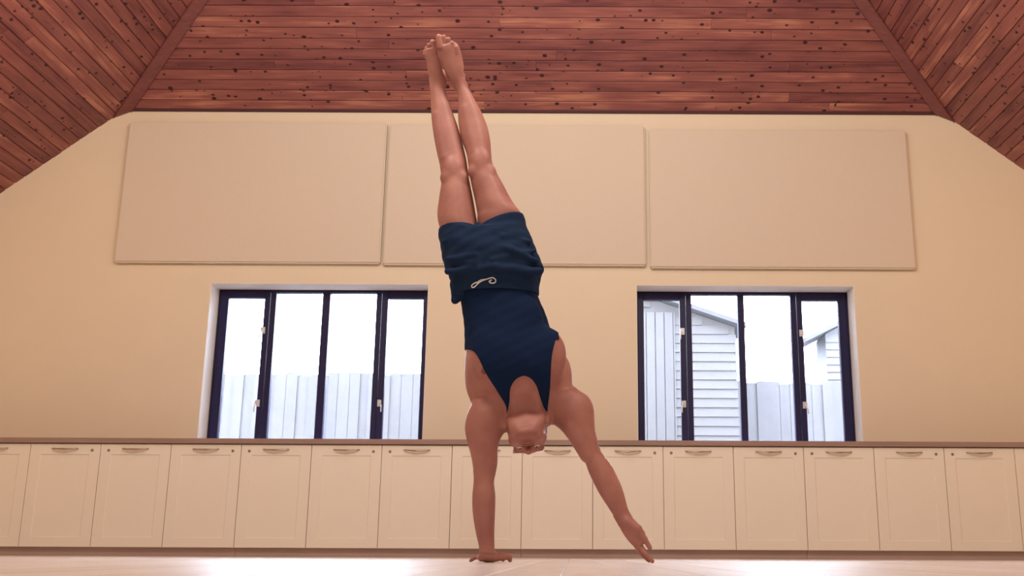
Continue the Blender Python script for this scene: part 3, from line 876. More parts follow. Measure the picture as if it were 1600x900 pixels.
# ------------------------------------------------------------------ the person: a signed distance field on a grid, meshed once
BODY = """# torso
begin('torso')
loft((0,0,0), (0,0,1), (1,0,0), [(0.6147,-0.2145,4.5300,0.1374,0.0500), (0.6574,-0.2202,4.5200,0.1758,0.0850), (0.7104,-0.2327,4.5050,0.2019,0.1150), (0.7642,-0.2428,4.4950,0.2116,0.1320), (0.8245,-0.2546,4.4900,0.2093,0.1380), (0.8944,-0.2725,4.4900,0.1935,0.1320), (0.9659,-0.2852,4.4950,0.1834,0.1220), (1.0523,-0.3054,4.5000,0.1746,0.1100), (1.1385,-0.3310,4.5000,0.1656,0.1080), (1.2254,-0.3499,4.5000,0.1720,0.1100), (1.3279,-0.3692,4.5000,0.1559,0.0950)], 0.020)
ell((-0.3160,4.4150,0.8386), (0.1085,0.0600,0.1302), 0.209, 0.040)
ell((-0.1369,4.4150,0.8395), (0.1031,0.0600,0.1302), -0.209, 0.040)
ell((-0.3029,4.4150,0.9912), (0.0602,0.0300,0.1094), 0.000, 0.030)
ell((-0.2044,4.4150,0.9917), (0.0602,0.0300,0.1094), 0.000, 0.030)
ell((-0.0785,4.5300,0.7762), (0.0720,0.0700,0.1164), 0.000, 0.030)
ell((-0.4195,4.5300,0.7802), (0.0499,0.0700,0.1164), 0.000, 0.030)
ell((-0.4278,4.5500,1.3419), (0.0860,0.0700,0.1089), 0.000, 0.040)
ell((-0.3074,4.5500,1.3425), (0.0860,0.0700,0.1089), 0.000, 0.040)
cone((-0.2649,4.5400,0.6378), 0.0662, (-0.3591,4.5200,0.6073), 0.0658, 0.030)
cone((-0.1409,4.5400,0.6439), 0.0662, (-0.0305,4.5200,0.6363), 0.0659, 0.030)
end('torso', 0.0)
# arm that carries the body
begin('arm_a')
loft((0,0,0), (0,0,1), (1,0,0), [(0.0385,-0.3539,4.5000,0.0311,0.0280), (0.0745,-0.3581,4.5000,0.0331,0.0300), (0.1261,-0.3654,4.5000,0.0392,0.0380), (0.2041,-0.3720,4.5000,0.0467,0.0480), (0.2697,-0.3736,4.5000,0.0482,0.0500), (0.3278,-0.3751,4.5000,0.0430,0.0440), (0.3703,-0.3728,4.5000,0.0478,0.0500), (0.4156,-0.3733,4.5000,0.0540,0.0550), (0.4961,-0.3841,4.5000,0.0631,0.0620), (0.5551,-0.3784,4.4950,0.0768,0.0680), (0.6041,-0.3708,4.4950,0.0763,0.0660), (0.6541,-0.3560,4.5000,0.0656,0.0550)], 0.020)
ell((-0.3740,4.4800,0.5616), (0.0650,0.0450,0.0867), 0.000, 0.050)
ell((-0.3861,4.4650,0.4499), (0.0376,0.0250,0.0698), 0.000, 0.020)
end('arm_a', 0.055)
# free arm
begin('arm_b')
loft((-0.0222,4.5000,0.6474), (0.4457,-0.0567,-0.8934), (0.8920,-0.0557,0.4486), [(-0.0535,0.0027,0.0000,0.0576,0.0550), (0.0000,0.0082,0.0000,0.0684,0.0640), (0.0669,0.0089,0.0000,0.0688,0.0660), (0.1606,-0.0014,0.0000,0.0542,0.0580), (0.2356,-0.0007,0.0000,0.0411,0.0450), (0.2998,0.0020,0.0000,0.0490,0.0480), (0.3802,0.0027,0.0000,0.0494,0.0460), (0.4417,0.0020,0.0000,0.0419,0.0380), (0.5087,-0.0013,0.0000,0.0305,0.0280), (0.5408,-0.0007,0.0000,0.0284,0.0250)], 0.020)
ell((0.0161,4.4850,0.6101), (0.0517,0.0450,0.0816), -0.436, 0.050)
cone((-0.0080,4.4600,0.5529), 0.0297, (0.0516,4.4650,0.4359), 0.0241, 0.020)
cone((0.0543,4.4660,0.4254), 0.0054, (0.1188,4.4700,0.4367), 0.0043, 0.012)
cone((0.0917,4.4580,0.4090), 0.0045, (0.1500,4.4500,0.3297), 0.0040, 0.012)
cone((0.1217,4.4800,0.3844), 0.0161, (0.1744,4.4680,0.2785), 0.0106, 0.030)
end('arm_b', 0.055)
snapshot('trunk')
# neck and head
begin('neck')
loft((0,0,0), (0,0,1), (1,0,0), [(0.5560,-0.1983,4.4950,0.0625,0.0500), (0.5907,-0.2014,4.4900,0.0707,0.0620), (0.6463,-0.2067,4.4980,0.0752,0.0660), (0.7113,-0.2096,4.5100,0.0825,0.0620), (0.7740,-0.2111,4.5200,0.0829,0.0550)], 0.020)
cone((-0.2435,4.4250,0.6985), 0.0108, (-0.2595,4.4600,0.5868), 0.0135, 0.030)
cone((-0.1625,4.4250,0.6989), 0.0108, (-0.1352,4.4600,0.5873), 0.0135, 0.030)
head((-0.1981,4.4850,0.5657))
end('neck', 0.020)
# planted hand
begin('hand_a')
ell((-0.3540,4.5300,0.0282), (0.0373,0.0500,0.0240), 0.000, 0.015)
ell((-0.3542,4.5700,0.0176), (0.0483,0.0550,0.0161), 0.000, 0.015)
cone((-0.3319,4.5200,0.0240), 0.0210, (-0.2933,4.5400,0.0240), 0.0165, 0.012)
cone((-0.2933,4.5400,0.0240), 0.0155, (-0.2659,4.5500,0.0250), 0.0125, 0.006)
cone((-0.2659,4.5500,0.0240), 0.0120, (-0.2623,4.5560,0.0100), 0.0092, 0.006)
cone((-0.3219,4.6050,0.0220), 0.0106, (-0.3055,4.6433,0.0300), 0.0092, 0.008)
cone((-0.3055,4.6433,0.0300), 0.0092, (-0.3030,4.6688,0.0190), 0.0085, 0.005)
cone((-0.3030,4.6688,0.0190), 0.0085, (-0.3003,4.6900,0.0090), 0.0078, 0.005)
cone((-0.3462,4.6050,0.0220), 0.0109, (-0.3440,4.6478,0.0300), 0.0095, 0.008)
cone((-0.3440,4.6478,0.0300), 0.0095, (-0.3447,4.6762,0.0190), 0.0087, 0.005)
cone((-0.3447,4.6762,0.0190), 0.0087, (-0.3451,4.7000,0.0090), 0.0081, 0.005)
cone((-0.3733,4.6050,0.0220), 0.0103, (-0.3874,4.6446,0.0300), 0.0090, 0.008)
cone((-0.3874,4.6446,0.0300), 0.0090, (-0.3923,4.6710,0.0190), 0.0083, 0.005)
cone((-0.3923,4.6710,0.0190), 0.0083, (-0.3969,4.6930,0.0090), 0.0076, 0.005)
cone((-0.3816,4.5750,0.0200), 0.0110, (-0.4040,4.5850,0.0220), 0.0085, 0.008)
cone((-0.4040,4.5850,0.0220), 0.0085, (-0.4204,4.5880,0.0140), 0.0078, 0.004)
cone((-0.4204,4.5880,0.0140), 0.0078, (-0.4300,4.5900,0.0075), 0.0072, 0.004)
end('hand_a', 0.012)
# free hand
begin('hand_b')
loft((0.2032,4.4700,0.1902), (0.5531,-0.1390,-0.8214), (0.8238,-0.0559,0.5641), [(-0.0156,0.0000,0.0000,0.0292,0.0230), (0.0156,0.0000,0.0000,0.0318,0.0220), (0.0519,-0.0013,0.0000,0.0356,0.0210), (0.0882,-0.0026,0.0000,0.0342,0.0190), (0.1193,-0.0046,0.0000,0.0282,0.0170), (0.1426,-0.0039,0.0000,0.0197,0.0140)], 0.012)
cone((0.2234,4.4550,0.1640), 0.0237, (0.2647,4.4450,0.1357), 0.0197, 0.012)
cone((0.2511,4.4800,0.1570), 0.0172, (0.2825,4.4800,0.1210), 0.0145, 0.008)
cone((0.2825,4.4800,0.1210), 0.0132, (0.2984,4.4850,0.0928), 0.0106, 0.006)
cone((0.2648,4.4450,0.1382), 0.0171, (0.2929,4.4400,0.0974), 0.0120, 0.006)
cone((0.2929,4.4400,0.0974), 0.0115, (0.3145,4.4380,0.0619), 0.0094, 0.004)
cone((0.2648,4.4550,0.0821), 0.0121, (0.2975,4.4420,0.0390), 0.0102, 0.006)
cone((0.2975,4.4420,0.0390), 0.0099, (0.3244,4.4400,0.0088), 0.0081, 0.004)
cone((0.2577,4.4700,0.0771), 0.0121, (0.2888,4.4700,0.0338), 0.0102, 0.006)
cone((0.2888,4.4700,0.0338), 0.0100, (0.3135,4.4880,0.0109), 0.0082, 0.004)
cone((0.2535,4.4880,0.0823), 0.0116, (0.2800,4.4950,0.0440), 0.0098, 0.006)
cone((0.2800,4.4950,0.0440), 0.0095, (0.2971,4.5160,0.0286), 0.0080, 0.004)
cone((0.2465,4.5020,0.0928), 0.0106, (0.2680,4.5120,0.0620), 0.0088, 0.006)
cone((0.2680,4.5120,0.0620), 0.0085, (0.2795,4.5300,0.0466), 0.0072, 0.004)
end('hand_b', 0.014)
# legs
begin('leg_a')
loft((0,0,0), (0,0,1), (1,0,0), [(1.1960,-0.4224,4.5000,0.0704,0.0900), (1.3127,-0.4722,4.5000,0.0750,0.0900), (1.4726,-0.5212,4.5000,0.0871,0.0920), (1.5808,-0.5310,4.5000,0.0754,0.0830), (1.6567,-0.5356,4.5000,0.0634,0.0700), (1.7079,-0.5435,4.4980,0.0614,0.0620), (1.7485,-0.5501,4.5000,0.0623,0.0580), (1.7978,-0.5620,4.5080,0.0632,0.0600), (1.8627,-0.5781,4.5150,0.0621,0.0620), (1.9261,-0.5929,4.5170,0.0586,0.0590), (1.9882,-0.6080,4.5150,0.0514,0.0510), (2.0651,-0.6248,4.5100,0.0398,0.0390), (2.1175,-0.6336,4.5060,0.0354,0.0340), (2.1486,-0.6344,4.5040,0.0355,0.0340)], 0.020)
ell((-0.5407,4.4520,1.7091), (0.0372,0.0200,0.0429), 0.000, 0.020)
ell((-0.5745,4.4600,1.6664), (0.0257,0.0200,0.0257), 0.000, 0.020)
ell((-0.5029,4.4600,1.6637), (0.0257,0.0200,0.0286), 0.000, 0.020)
cone((-0.5876,4.4700,1.7645), 0.0144, (-0.6321,4.4880,1.9764), 0.0117, 0.020)
ell((-0.6641,4.5100,2.1705), (0.0119,0.0100,0.0148), 0.000, 0.020)
ell((-0.6090,4.5060,2.1753), (0.0133,0.0100,0.0148), 0.000, 0.020)
loft((-0.6313,4.5040,2.1422), (-0.1902,-0.4975,0.8463), (0.9718,0.0270,0.2343), [(-0.0172,-0.0015,0.0000,0.0340,0.0340), (0.0230,-0.0015,0.0000,0.0340,0.0360), (0.0631,-0.0015,0.0000,0.0339,0.0320), (0.1033,0.0000,0.0000,0.0323,0.0240), (0.1378,-0.0029,0.0000,0.0323,0.0180), (0.1607,-0.0015,0.0000,0.0278,0.0140)], 0.015)
ell((-0.6308,4.5550,2.2049), (0.0300,0.0300,0.0330), 0.000, 0.030)
cone((-0.6445,4.4340,2.2620), 0.0141, (-0.6524,4.4150,2.3035), 0.0129, 0.004)
cone((-0.6652,4.4360,2.2597), 0.0091, (-0.6709,4.4150,2.2906), 0.0085, 0.004)
cone((-0.6773,4.4400,2.2552), 0.0085, (-0.6816,4.4220,2.2781), 0.0076, 0.004)
cone((-0.6863,4.4440,2.2475), 0.0079, (-0.6893,4.4280,2.2651), 0.0073, 0.004)
cone((-0.6863,4.4450,2.2416), 0.0076, (-0.6908,4.4320,2.2527), 0.0070, 0.004)
end('leg_a', 0.0)
begin('leg_b')
loft((0,0,0), (0,0,1), (1,0,0), [(1.1967,-0.2817,4.5000,0.0760,0.0900), (1.3135,-0.3009,4.5000,0.0878,0.0920), (1.4585,-0.3303,4.4900,0.0982,0.0920), (1.5032,-0.3341,4.4900,0.0985,0.0920), (1.5385,-0.3504,4.4880,0.0886,0.0890), (1.5776,-0.3671,4.4880,0.0802,0.0840), (1.6369,-0.3898,4.4850,0.0718,0.0740), (1.6976,-0.4121,4.4850,0.0612,0.0640), (1.7434,-0.4256,4.4850,0.0548,0.0600), (1.7922,-0.4340,4.4920,0.0558,0.0610), (1.8573,-0.4487,4.5000,0.0641,0.0640), (1.9209,-0.4632,4.5030,0.0650,0.0610), (1.9823,-0.4781,4.5000,0.0567,0.0530), (2.0274,-0.4903,4.4950,0.0447,0.0450), (2.0735,-0.5046,4.4920,0.0345,0.0390), (2.1098,-0.5207,4.4880,0.0294,0.0350), (2.1407,-0.5325,4.4860,0.0287,0.0350)], 0.020)
ell((-0.4174,4.4400,1.7416), (0.0372,0.0200,0.0458), 0.000, 0.020)
ell((-0.4541,4.4500,1.6906), (0.0229,0.0200,0.0257), 0.000, 0.020)
ell((-0.3798,4.4500,1.6909), (0.0257,0.0200,0.0286), 0.000, 0.020)
cone((-0.4487,4.4550,1.7900), 0.0144, (-0.4966,4.4700,2.0007), 0.0117, 0.020)
ell((-0.5198,4.4900,2.1714), (0.0133,0.0120,0.0177), 0.000, 0.020)
ell((-0.5630,4.4950,2.1639), (0.0118,0.0100,0.0148), 0.000, 0.020)
loft((-0.5316,4.4860,2.1343), (-0.2843,-0.4789,0.8306), (0.9510,-0.0307,0.3078), [(-0.0171,0.0007,0.0000,0.0302,0.0340), (0.0228,-0.0059,0.0000,0.0324,0.0370), (0.0628,-0.0029,0.0000,0.0440,0.0330), (0.1027,-0.0015,0.0000,0.0483,0.0260), (0.1370,0.0000,0.0000,0.0497,0.0200), (0.1655,0.0007,0.0000,0.0460,0.0160), (0.1826,-0.0015,0.0000,0.0364,0.0120)], 0.015)
ell((-0.5669,4.5450,2.2070), (0.0329,0.0300,0.0359), 0.000, 0.030)
cone((-0.6120,4.4050,2.2731), 0.0163, (-0.6205,4.3900,2.3164), 0.0146, 0.004)
cone((-0.5933,4.4050,2.2796), 0.0114, (-0.5983,4.3870,2.3166), 0.0102, 0.004)
cone((-0.5759,4.4070,2.2775), 0.0108, (-0.5779,4.3900,2.3071), 0.0096, 0.004)
cone((-0.5584,4.4100,2.2663), 0.0105, (-0.5604,4.3950,2.2906), 0.0096, 0.004)
cone((-0.5422,4.4140,2.2493), 0.0102, (-0.5425,4.4020,2.2719), 0.0093, 0.004)
end('leg_b', 0.004)"""
TANK_FRONT = [(-0.5706,1.2239), (-0.1023,1.2262), (-0.0613,0.9150), (-0.0762,0.9149), (-0.0790,0.9031), (-0.0830,0.8861), (-0.0872,0.8671), (-0.0904,0.8489), (-0.0923,0.8320), (-0.0935,0.8149), (-0.0943,0.7977), (-0.0952,0.7806), (-0.0959,0.7638), (-0.0965,0.7471), (-0.0973,0.7302), (-0.0985,0.7129), (-0.1007,0.6948), (-0.1035,0.6762), (-0.1063,0.6578), (-0.1085,0.6403), (-0.1099,0.6249), (-0.1108,0.6109), (-0.1114,0.5962), (-0.1118,0.5789), (-0.1118,0.5557), (-0.1115,0.5287), (-0.1111,0.5036), (-0.1108,0.4863), (-0.1346,0.4862), (-0.1348,0.5038), (-0.1351,0.5294), (-0.1355,0.5566), (-0.1357,0.5788), (-0.1358,0.5938), (-0.1356,0.6051), (-0.1357,0.6153), (-0.1363,0.6268), (-0.1376,0.6408), (-0.1393,0.6557), (-0.1413,0.6703), (-0.1437,0.6831), (-0.1462,0.6935), (-0.1490,0.7024), (-0.1523,0.7104), (-0.1562,0.7180), (-0.1608,0.7257), (-0.1660,0.7330), (-0.1718,0.7396), (-0.1780,0.7450), (-0.1849,0.7493), (-0.1924,0.7527), (-0.2001,0.7549), (-0.2077,0.7557), (-0.2153,0.7548), (-0.2229,0.7524), (-0.2303,0.7489), (-0.2371,0.7447), (-0.2432,0.7397), (-0.2488,0.7338), (-0.2538,0.7272), (-0.2581,0.7203), (-0.2616,0.7134), (-0.2644,0.7064), (-0.2665,0.6982), (-0.2682,0.6879), (-0.2692,0.6742), (-0.2696,0.6580), (-0.2697,0.6413), (-0.2697,0.6262), (-0.2696,0.6143), (-0.2694,0.6041), (-0.2691,0.5930), (-0.2687,0.5782), (-0.2683,0.5559), (-0.2677,0.5288), (-0.2672,0.5032), (-0.2669,0.4856), (-0.2881,0.4855), (-0.2886,0.5029), (-0.2895,0.5282), (-0.2901,0.5553), (-0.2900,0.5781), (-0.2880,0.5947), (-0.2846,0.6084), (-0.2823,0.6210), (-0.2831,0.6341), (-0.2883,0.6478), (-0.2963,0.6612), (-0.3061,0.6751), (-0.3164,0.6903), (-0.3276,0.7073), (-0.3401,0.7254), (-0.3528,0.7443), (-0.3645,0.7631), (-0.3751,0.7829), (-0.3852,0.8038), (-0.3946,0.8233), (-0.4033,0.8392), (-0.4108,0.8502), (-0.4171,0.8578), (-0.4235,0.8636), (-0.4312,0.8692), (-0.4415,0.8752), (-0.4534,0.8806), (-0.4646,0.8851), (-0.4723,0.8882)]
SHORTS = """begin('shorts')
loft((0,0,0), (0,0,1), (1,0,0), [(1.1240,-0.3363,4.5000,0.1823,0.1180), (1.1789,-0.3418,4.5000,0.1870,0.1250), (1.2080,-0.3467,4.5000,0.2000,0.1320), (1.2416,-0.3499,4.4950,0.2086,0.1400), (1.2963,-0.3622,4.4920,0.2090,0.1420), (1.3580,-0.3849,4.4920,0.1998,0.1380), (1.4121,-0.3964,4.4950,0.1934,0.1250)], 0.020)
loft((0,0,0), (0,0,1), (1,0,0), [(1.2541,-0.4536,4.5000,0.1087,0.1200), (1.3598,-0.4942,4.5000,0.0930,0.1200), (1.4160,-0.5108,4.5000,0.0883,0.1150), (1.4637,-0.5209,4.5000,0.0899,0.1080), (1.5205,-0.5298,4.5000,0.0902,0.1040)], 0.030)
loft((0,0,0), (0,0,1), (1,0,0), [(1.2551,-0.2588,4.5000,0.1144,0.1200), (1.3578,-0.2983,4.4900,0.1133,0.1200), (1.4228,-0.3153,4.4900,0.1094,0.1150), (1.4734,-0.3256,4.4900,0.1047,0.1080), (1.5272,-0.3325,4.4900,0.1007,0.1040), (1.5935,-0.3418,4.4900,0.0961,0.1000)], 0.030)
cone((-0.5439,4.4000,1.2153), 0.0138, (-0.3347,4.3650,1.2240), 0.0137, 0.014)
cone((-0.3347,4.3650,1.2240), 0.0164, (-0.1521,4.4000,1.2172), 0.0166, 0.014)
cone((-0.4212,4.3780,1.3417), 0.0097, (-0.2675,4.3620,1.3033), 0.0096, 0.014)
cone((-0.2675,4.3620,1.3033), 0.0096, (-0.1638,4.4000,1.2630), 0.0097, 0.014)
cone((-0.4106,4.3920,1.4213), 0.0084, (-0.3107,4.3720,1.3635), 0.0083, 0.014)
cone((-0.3107,4.3720,1.3635), 0.0083, (-0.1987,4.4100,1.3522), 0.0084, 0.014)
cone((-0.5691,4.4100,1.3504), 0.0084, (-0.4313,4.3820,1.3948), 0.0083, 0.014)
cone((-0.4245,4.3900,1.4264), 0.0097, (-0.4083,4.3630,1.2174), 0.0096, 0.014)
cone((-0.5457,4.4000,1.2697), 0.0083, (-0.4179,4.3600,1.2791), 0.0082, 0.014)
cone((-0.3486,4.3570,1.2587), 0.0082, (-0.1727,4.4000,1.3089), 0.0083, 0.014)
end('shorts', 0.0)"""
HEM_A = ((-0.5958,4.4000,1.4302), (-0.4229,4.4000,1.4384))
HEM_B = ((-0.4228,4.4000,1.4325), (-0.2285,4.4000,1.5009))
WAIST_Z = 1.1367
SPLIT_X = -0.4327
POCKET = ((-0.5113, 4.4700, 1.1705), (-0.5153, 4.4500, 1.0997), (-0.4865, 4.4600, 1.1222))


class Field:
    def __init__(self, lo, hi, h):
        self.h = h
        self.lo = np.array(lo, float)
        self.n = np.ceil((np.array(hi, float) - self.lo) / h).astype(int) + 1
        self.D = np.full(self.n, 0.3, np.float32)
        self.stack = []
        self.snap = {}
    def cut(self, lo, hi, pad=0.03):
        a = np.maximum(0, np.floor((np.array(lo) - pad - self.lo) / self.h).astype(int))
        b = np.minimum(self.n, np.ceil((np.array(hi) + pad - self.lo) / self.h).astype(int) + 1)
        if np.any(b <= a):
            return None, None, None
        sl = tuple(slice(i, j) for i, j in zip(a, b))
        g = [(self.lo[k] + self.h * np.arange(a[k], b[k])).astype(np.float32) for k in range(3)]
        return sl, np.array(a), (g[0][:, None, None], g[1][None, :, None], g[2][None, None, :])
    @staticmethod
    def smin(a, b, k):
        if k <= 0:
            return np.minimum(a, b)
        hh = np.maximum(k - np.abs(a - b), 0) / k
        return np.minimum(a, b) - hh * hh * (k * 0.25)
    def put(self, sl, d, k):
        if sl is not None:
            self.D[sl] = self.smin(self.D[sl], d.astype(np.float32), k)
    def carve(self, sl, d, k):
        if sl is not None:
            self.D[sl] = -self.smin(-self.D[sl], d.astype(np.float32), k)
    def begin(self, name):
        self.stack.append(self.D)
        self.D = np.full(self.n, 0.3, np.float32)
    def end(self, name, k):
        G = self.D
        self.D = self.stack.pop()
        w = np.argwhere(G.min(axis=(1, 2)) < 0.1).ravel(), np.argwhere(G.min(axis=(0, 2)) < 0.1).ravel(), np.argwhere(G.min(axis=(0, 1)) < 0.1).ravel()
        sl = tuple(slice(q[0], q[-1] + 1) for q in w)
        self.D[sl] = self.smin(self.D[sl], G[sl], k)
    # primitives
    def cone(self, a, ra, b, rb, k):
        a, b = np.array(a), np.array(b)
        r = max(ra, rb)
        sl, _, (X, Y, Z) = self.cut(np.minimum(a, b) - r, np.maximum(a, b) + r)
        d = b - a
        L2 = max(float(d @ d), 1e-9)
        px, py, pz = X - a[0], Y - a[1], Z - a[2]
        t = np.clip((px * d[0] + py * d[1] + pz * d[2]) / L2, 0, 1)
        q = np.sqrt((px - t * d[0]) ** 2 + (py - t * d[1]) ** 2 + (pz - t * d[2]) ** 2) - (ra + (rb - ra) * t)
        self.put(sl, q, k)
    def ellR(self, c, rad, R, k, sub=False):
        c = np.array(c)
        R = np.array(R, float)                      # rows are the ellipsoid's own axes
        ext = np.sqrt(((R * np.array(rad)[:, None]) ** 2).sum(0))
        sl, _, (X, Y, Z) = self.cut(c - ext, c + ext)
        px, py, pz = X - c[0], Y - c[1], Z - c[2]
        k0 = 0
        k1 = 0
        for ax, r in zip(R, rad):
            q = px * ax[0] + py * ax[1] + pz * ax[2]
            k0 = k0 + (q / r) ** 2
            k1 = k1 + (q / (r * r)) ** 2
        k0 = np.sqrt(k0)
        d = k0 * (k0 - 1) / np.sqrt(np.maximum(k1, 1e-9))
        d = np.where(k0 < 0.05, -min(rad), d)
        (self.carve if sub else self.put)(sl, d, k)
    def ell(self, c, rad, rot, k):
        s, q = math.sin(rot), math.cos(rot)
        self.ellR(c, rad, ((q, 0, s), (0, 1, 0), (-s, 0, q)), k)
    def loft(self, o, d, n, st, k):
        o, d, n = np.array(o), np.array(d), np.array(n)
        m = np.cross(n, d)
        if m[1] < 0:
            m = -m
        S = np.array(st)
        m_ = len(S)
        # smooth the stations with a Catmull-Rom spline
        rows = []
        for i in range(m_ - 1):
            p0, p1, p2, p3 = S[max(0, i - 1)], S[i], S[i + 1], S[min(m_ - 1, i + 2)]
            for t in np.linspace(0, 1, 6)[:-1]:
                rows.append(0.5 * (2 * p1 + (p2 - p0) * t + (2 * p0 - 5 * p1 + 4 * p2 - p3) * t * t + (3 * p1 - p0 - 3 * p2 + p3) * t ** 3))
        rows.append(S[-1])
        S = np.array(rows)
        S[:, 0] = np.maximum.accumulate(S[:, 0])
        lo, hi = np.full(3, 1e9), np.full(3, -1e9)
        for r in S:
            c = o + d * r[0] + n * r[1] + m * r[2]
            e = max(r[3], r[4])
            lo = np.minimum(lo, c - e)
            hi = np.maximum(hi, c + e)
        sl, _, (X, Y, Z) = self.cut(lo, hi)
        px, py, pz = X - o[0], Y - o[1], Z - o[2]
        t = px * d[0] + py * d[1] + pz * d[2]
        tc = np.clip(t, S[0, 0], S[-1, 0])
        cs, cm, a, b = (np.interp(tc, S[:, 0], S[:, i]).astype(np.float32) for i in (1, 2, 3, 4))
        u = px * n[0] + py * n[1] + pz * n[2] - cs
        v = px * m[0] + py * m[1] + pz * m[2] - cm
        k0 = np.sqrt((u / a) ** 2 + (v / b) ** 2)
        k1 = np.sqrt((u / (a * a)) ** 2 + (v / (b * b)) ** 2)
        q = k0 * (k0 - 1) / np.maximum(k1, 1e-6)
        q = np.where(k0 < 0.08, -np.minimum(a, b), q)
        over = np.abs(t - tc)
        q = np.where(over > 0, np.sqrt(np.maximum(q, 0) ** 2 + over ** 2), q)
        self.put(sl, q, k)
    def snapshot(self, name):
        self.snap[name] = self.D[:, :, int((0.50 - self.lo[2]) / self.h):int((1.32 - self.lo[2]) / self.h)].copy()
    def run(self, table):
        ns = {'cone': self.cone, 'ell': self.ell, 'loft': self.loft, 'begin': self.begin, 'end': self.end, 'snapshot': self.snapshot, 'head': lambda c: head(self, c)}
        exec(table, ns)

# head frame: upside down, thrown back so the face looks at the floor
HS = 1.13
th = math.radians(75)
F_ = np.array((0, -math.cos(th), -math.sin(th)))
U_ = np.array((0, math.sin(th), -math.cos(th)))
X_ = np.array((1.0, 0, 0))
tilt = math.radians(6)
def rot_y(v, a):
    return np.array((v[0] * math.cos(a) - v[2] * math.sin(a), v[1], v[0] * math.sin(a) + v[2] * math.cos(a)))
F_, U_, X_ = rot_y(F_, tilt), rot_y(U_, tilt), rot_y(X_, tilt)
HEAD_C = [None]
def hp(x, f, u):
    return np.array(HEAD_C[0]) + (X_ * x + F_ * f + U_ * u) * HS

def head(fd, c):
    HEAD_C[0] = c
    R = np.array((X_, F_, U_))
    def E(x, f, u, rx, rf, ru, k, sub=False):
        fd.ellR(hp(x, f, u), (rx * HS, rf * HS, ru * HS), R, k * HS, sub)
    def Cn(p, ra, q, rb, k):
        fd.cone(hp(*p), ra * HS, hp(*q), rb * HS, k * HS)
    fd.begin('head')
    E(0, -0.005, 0.04, 0.076, 0.098, 0.088, 0.02)             # cranium
    E(0, 0.045, 0.0, 0.066, 0.055, 0.065, 0.03)               # face block
    E(0, 0.036, -0.055, 0.060, 0.054, 0.045, 0.03)             # lower face
    E(0, 0.070, -0.101, 0.022, 0.018, 0.016, 0.015)            # chin
    for s in (-1, 1):
        Cn((s * 0.056, 0.000, -0.052), 0.013, (s * 0.020, 0.068, -0.100), 0.013, 0.03)   # jaw
        E(s * 0.048, 0.068, -0.028, 0.022, 0.022, 0.020, 0.02)   # cheekbone
        E(s * 0.038, 0.072, -0.062, 0.020, 0.020, 0.026, 0.02)   # cheek
        E(s * 0.033, 0.099, -0.004, 0.019, 0.013, 0.012, 0.012, True)   # eye socket
        E(s * 0.033, 0.090, 0.017, 0.026, 0.011, 0.008, 0.012)    # brow
    E(0, 0.074, -0.072, 0.030, 0.022, 0.024, 0.015)            # mouth mound
    Cn((0, 0.093, 0.004), 0.008, (0, 0.118, -0.036), 0.0125, 0.012)   # nose
    for s in (-1, 1):
        E(s * 0.014, 0.106, -0.039, 0.0085, 0.011, 0.008, 0.006)
        E(s * 0.0075, 0.113, -0.049, 0.0038, 0.006, 0.005, 0.003, True)
        Cn((s * 0.020, 0.104, -0.042), 0.002, (s * 0.036, 0.092, -0.078), 0.002, 0.012)   # fold from nose to mouth
    E(0, 0.100, -0.064, 0.024, 0.008, 0.0065, 0.006)
    E(0, 0.097, -0.077, 0.021, 0.009, 0.007, 0.006)
    E(0, 0.107, -0.0705, 0.025, 0.015, 0.0034, 0.003, True)
    E(0, 0.101, -0.0875, 0.022, 0.012, 0.0036, 0.006, True)     # crease above the chin
    for s in (-1, 1):
        E(s * 0.081, -0.008, -0.002, 0.008, 0.019, 0.032, 0.006)    # ear
        E(s * 0.087, -0.003, 0.000, 0.004, 0.010, 0.017, 0.004, True)
        E(s * 0.078, 0.006, -0.028, 0.007, 0.008, 0.009, 0.006)
    fd.end('head', 0.035)

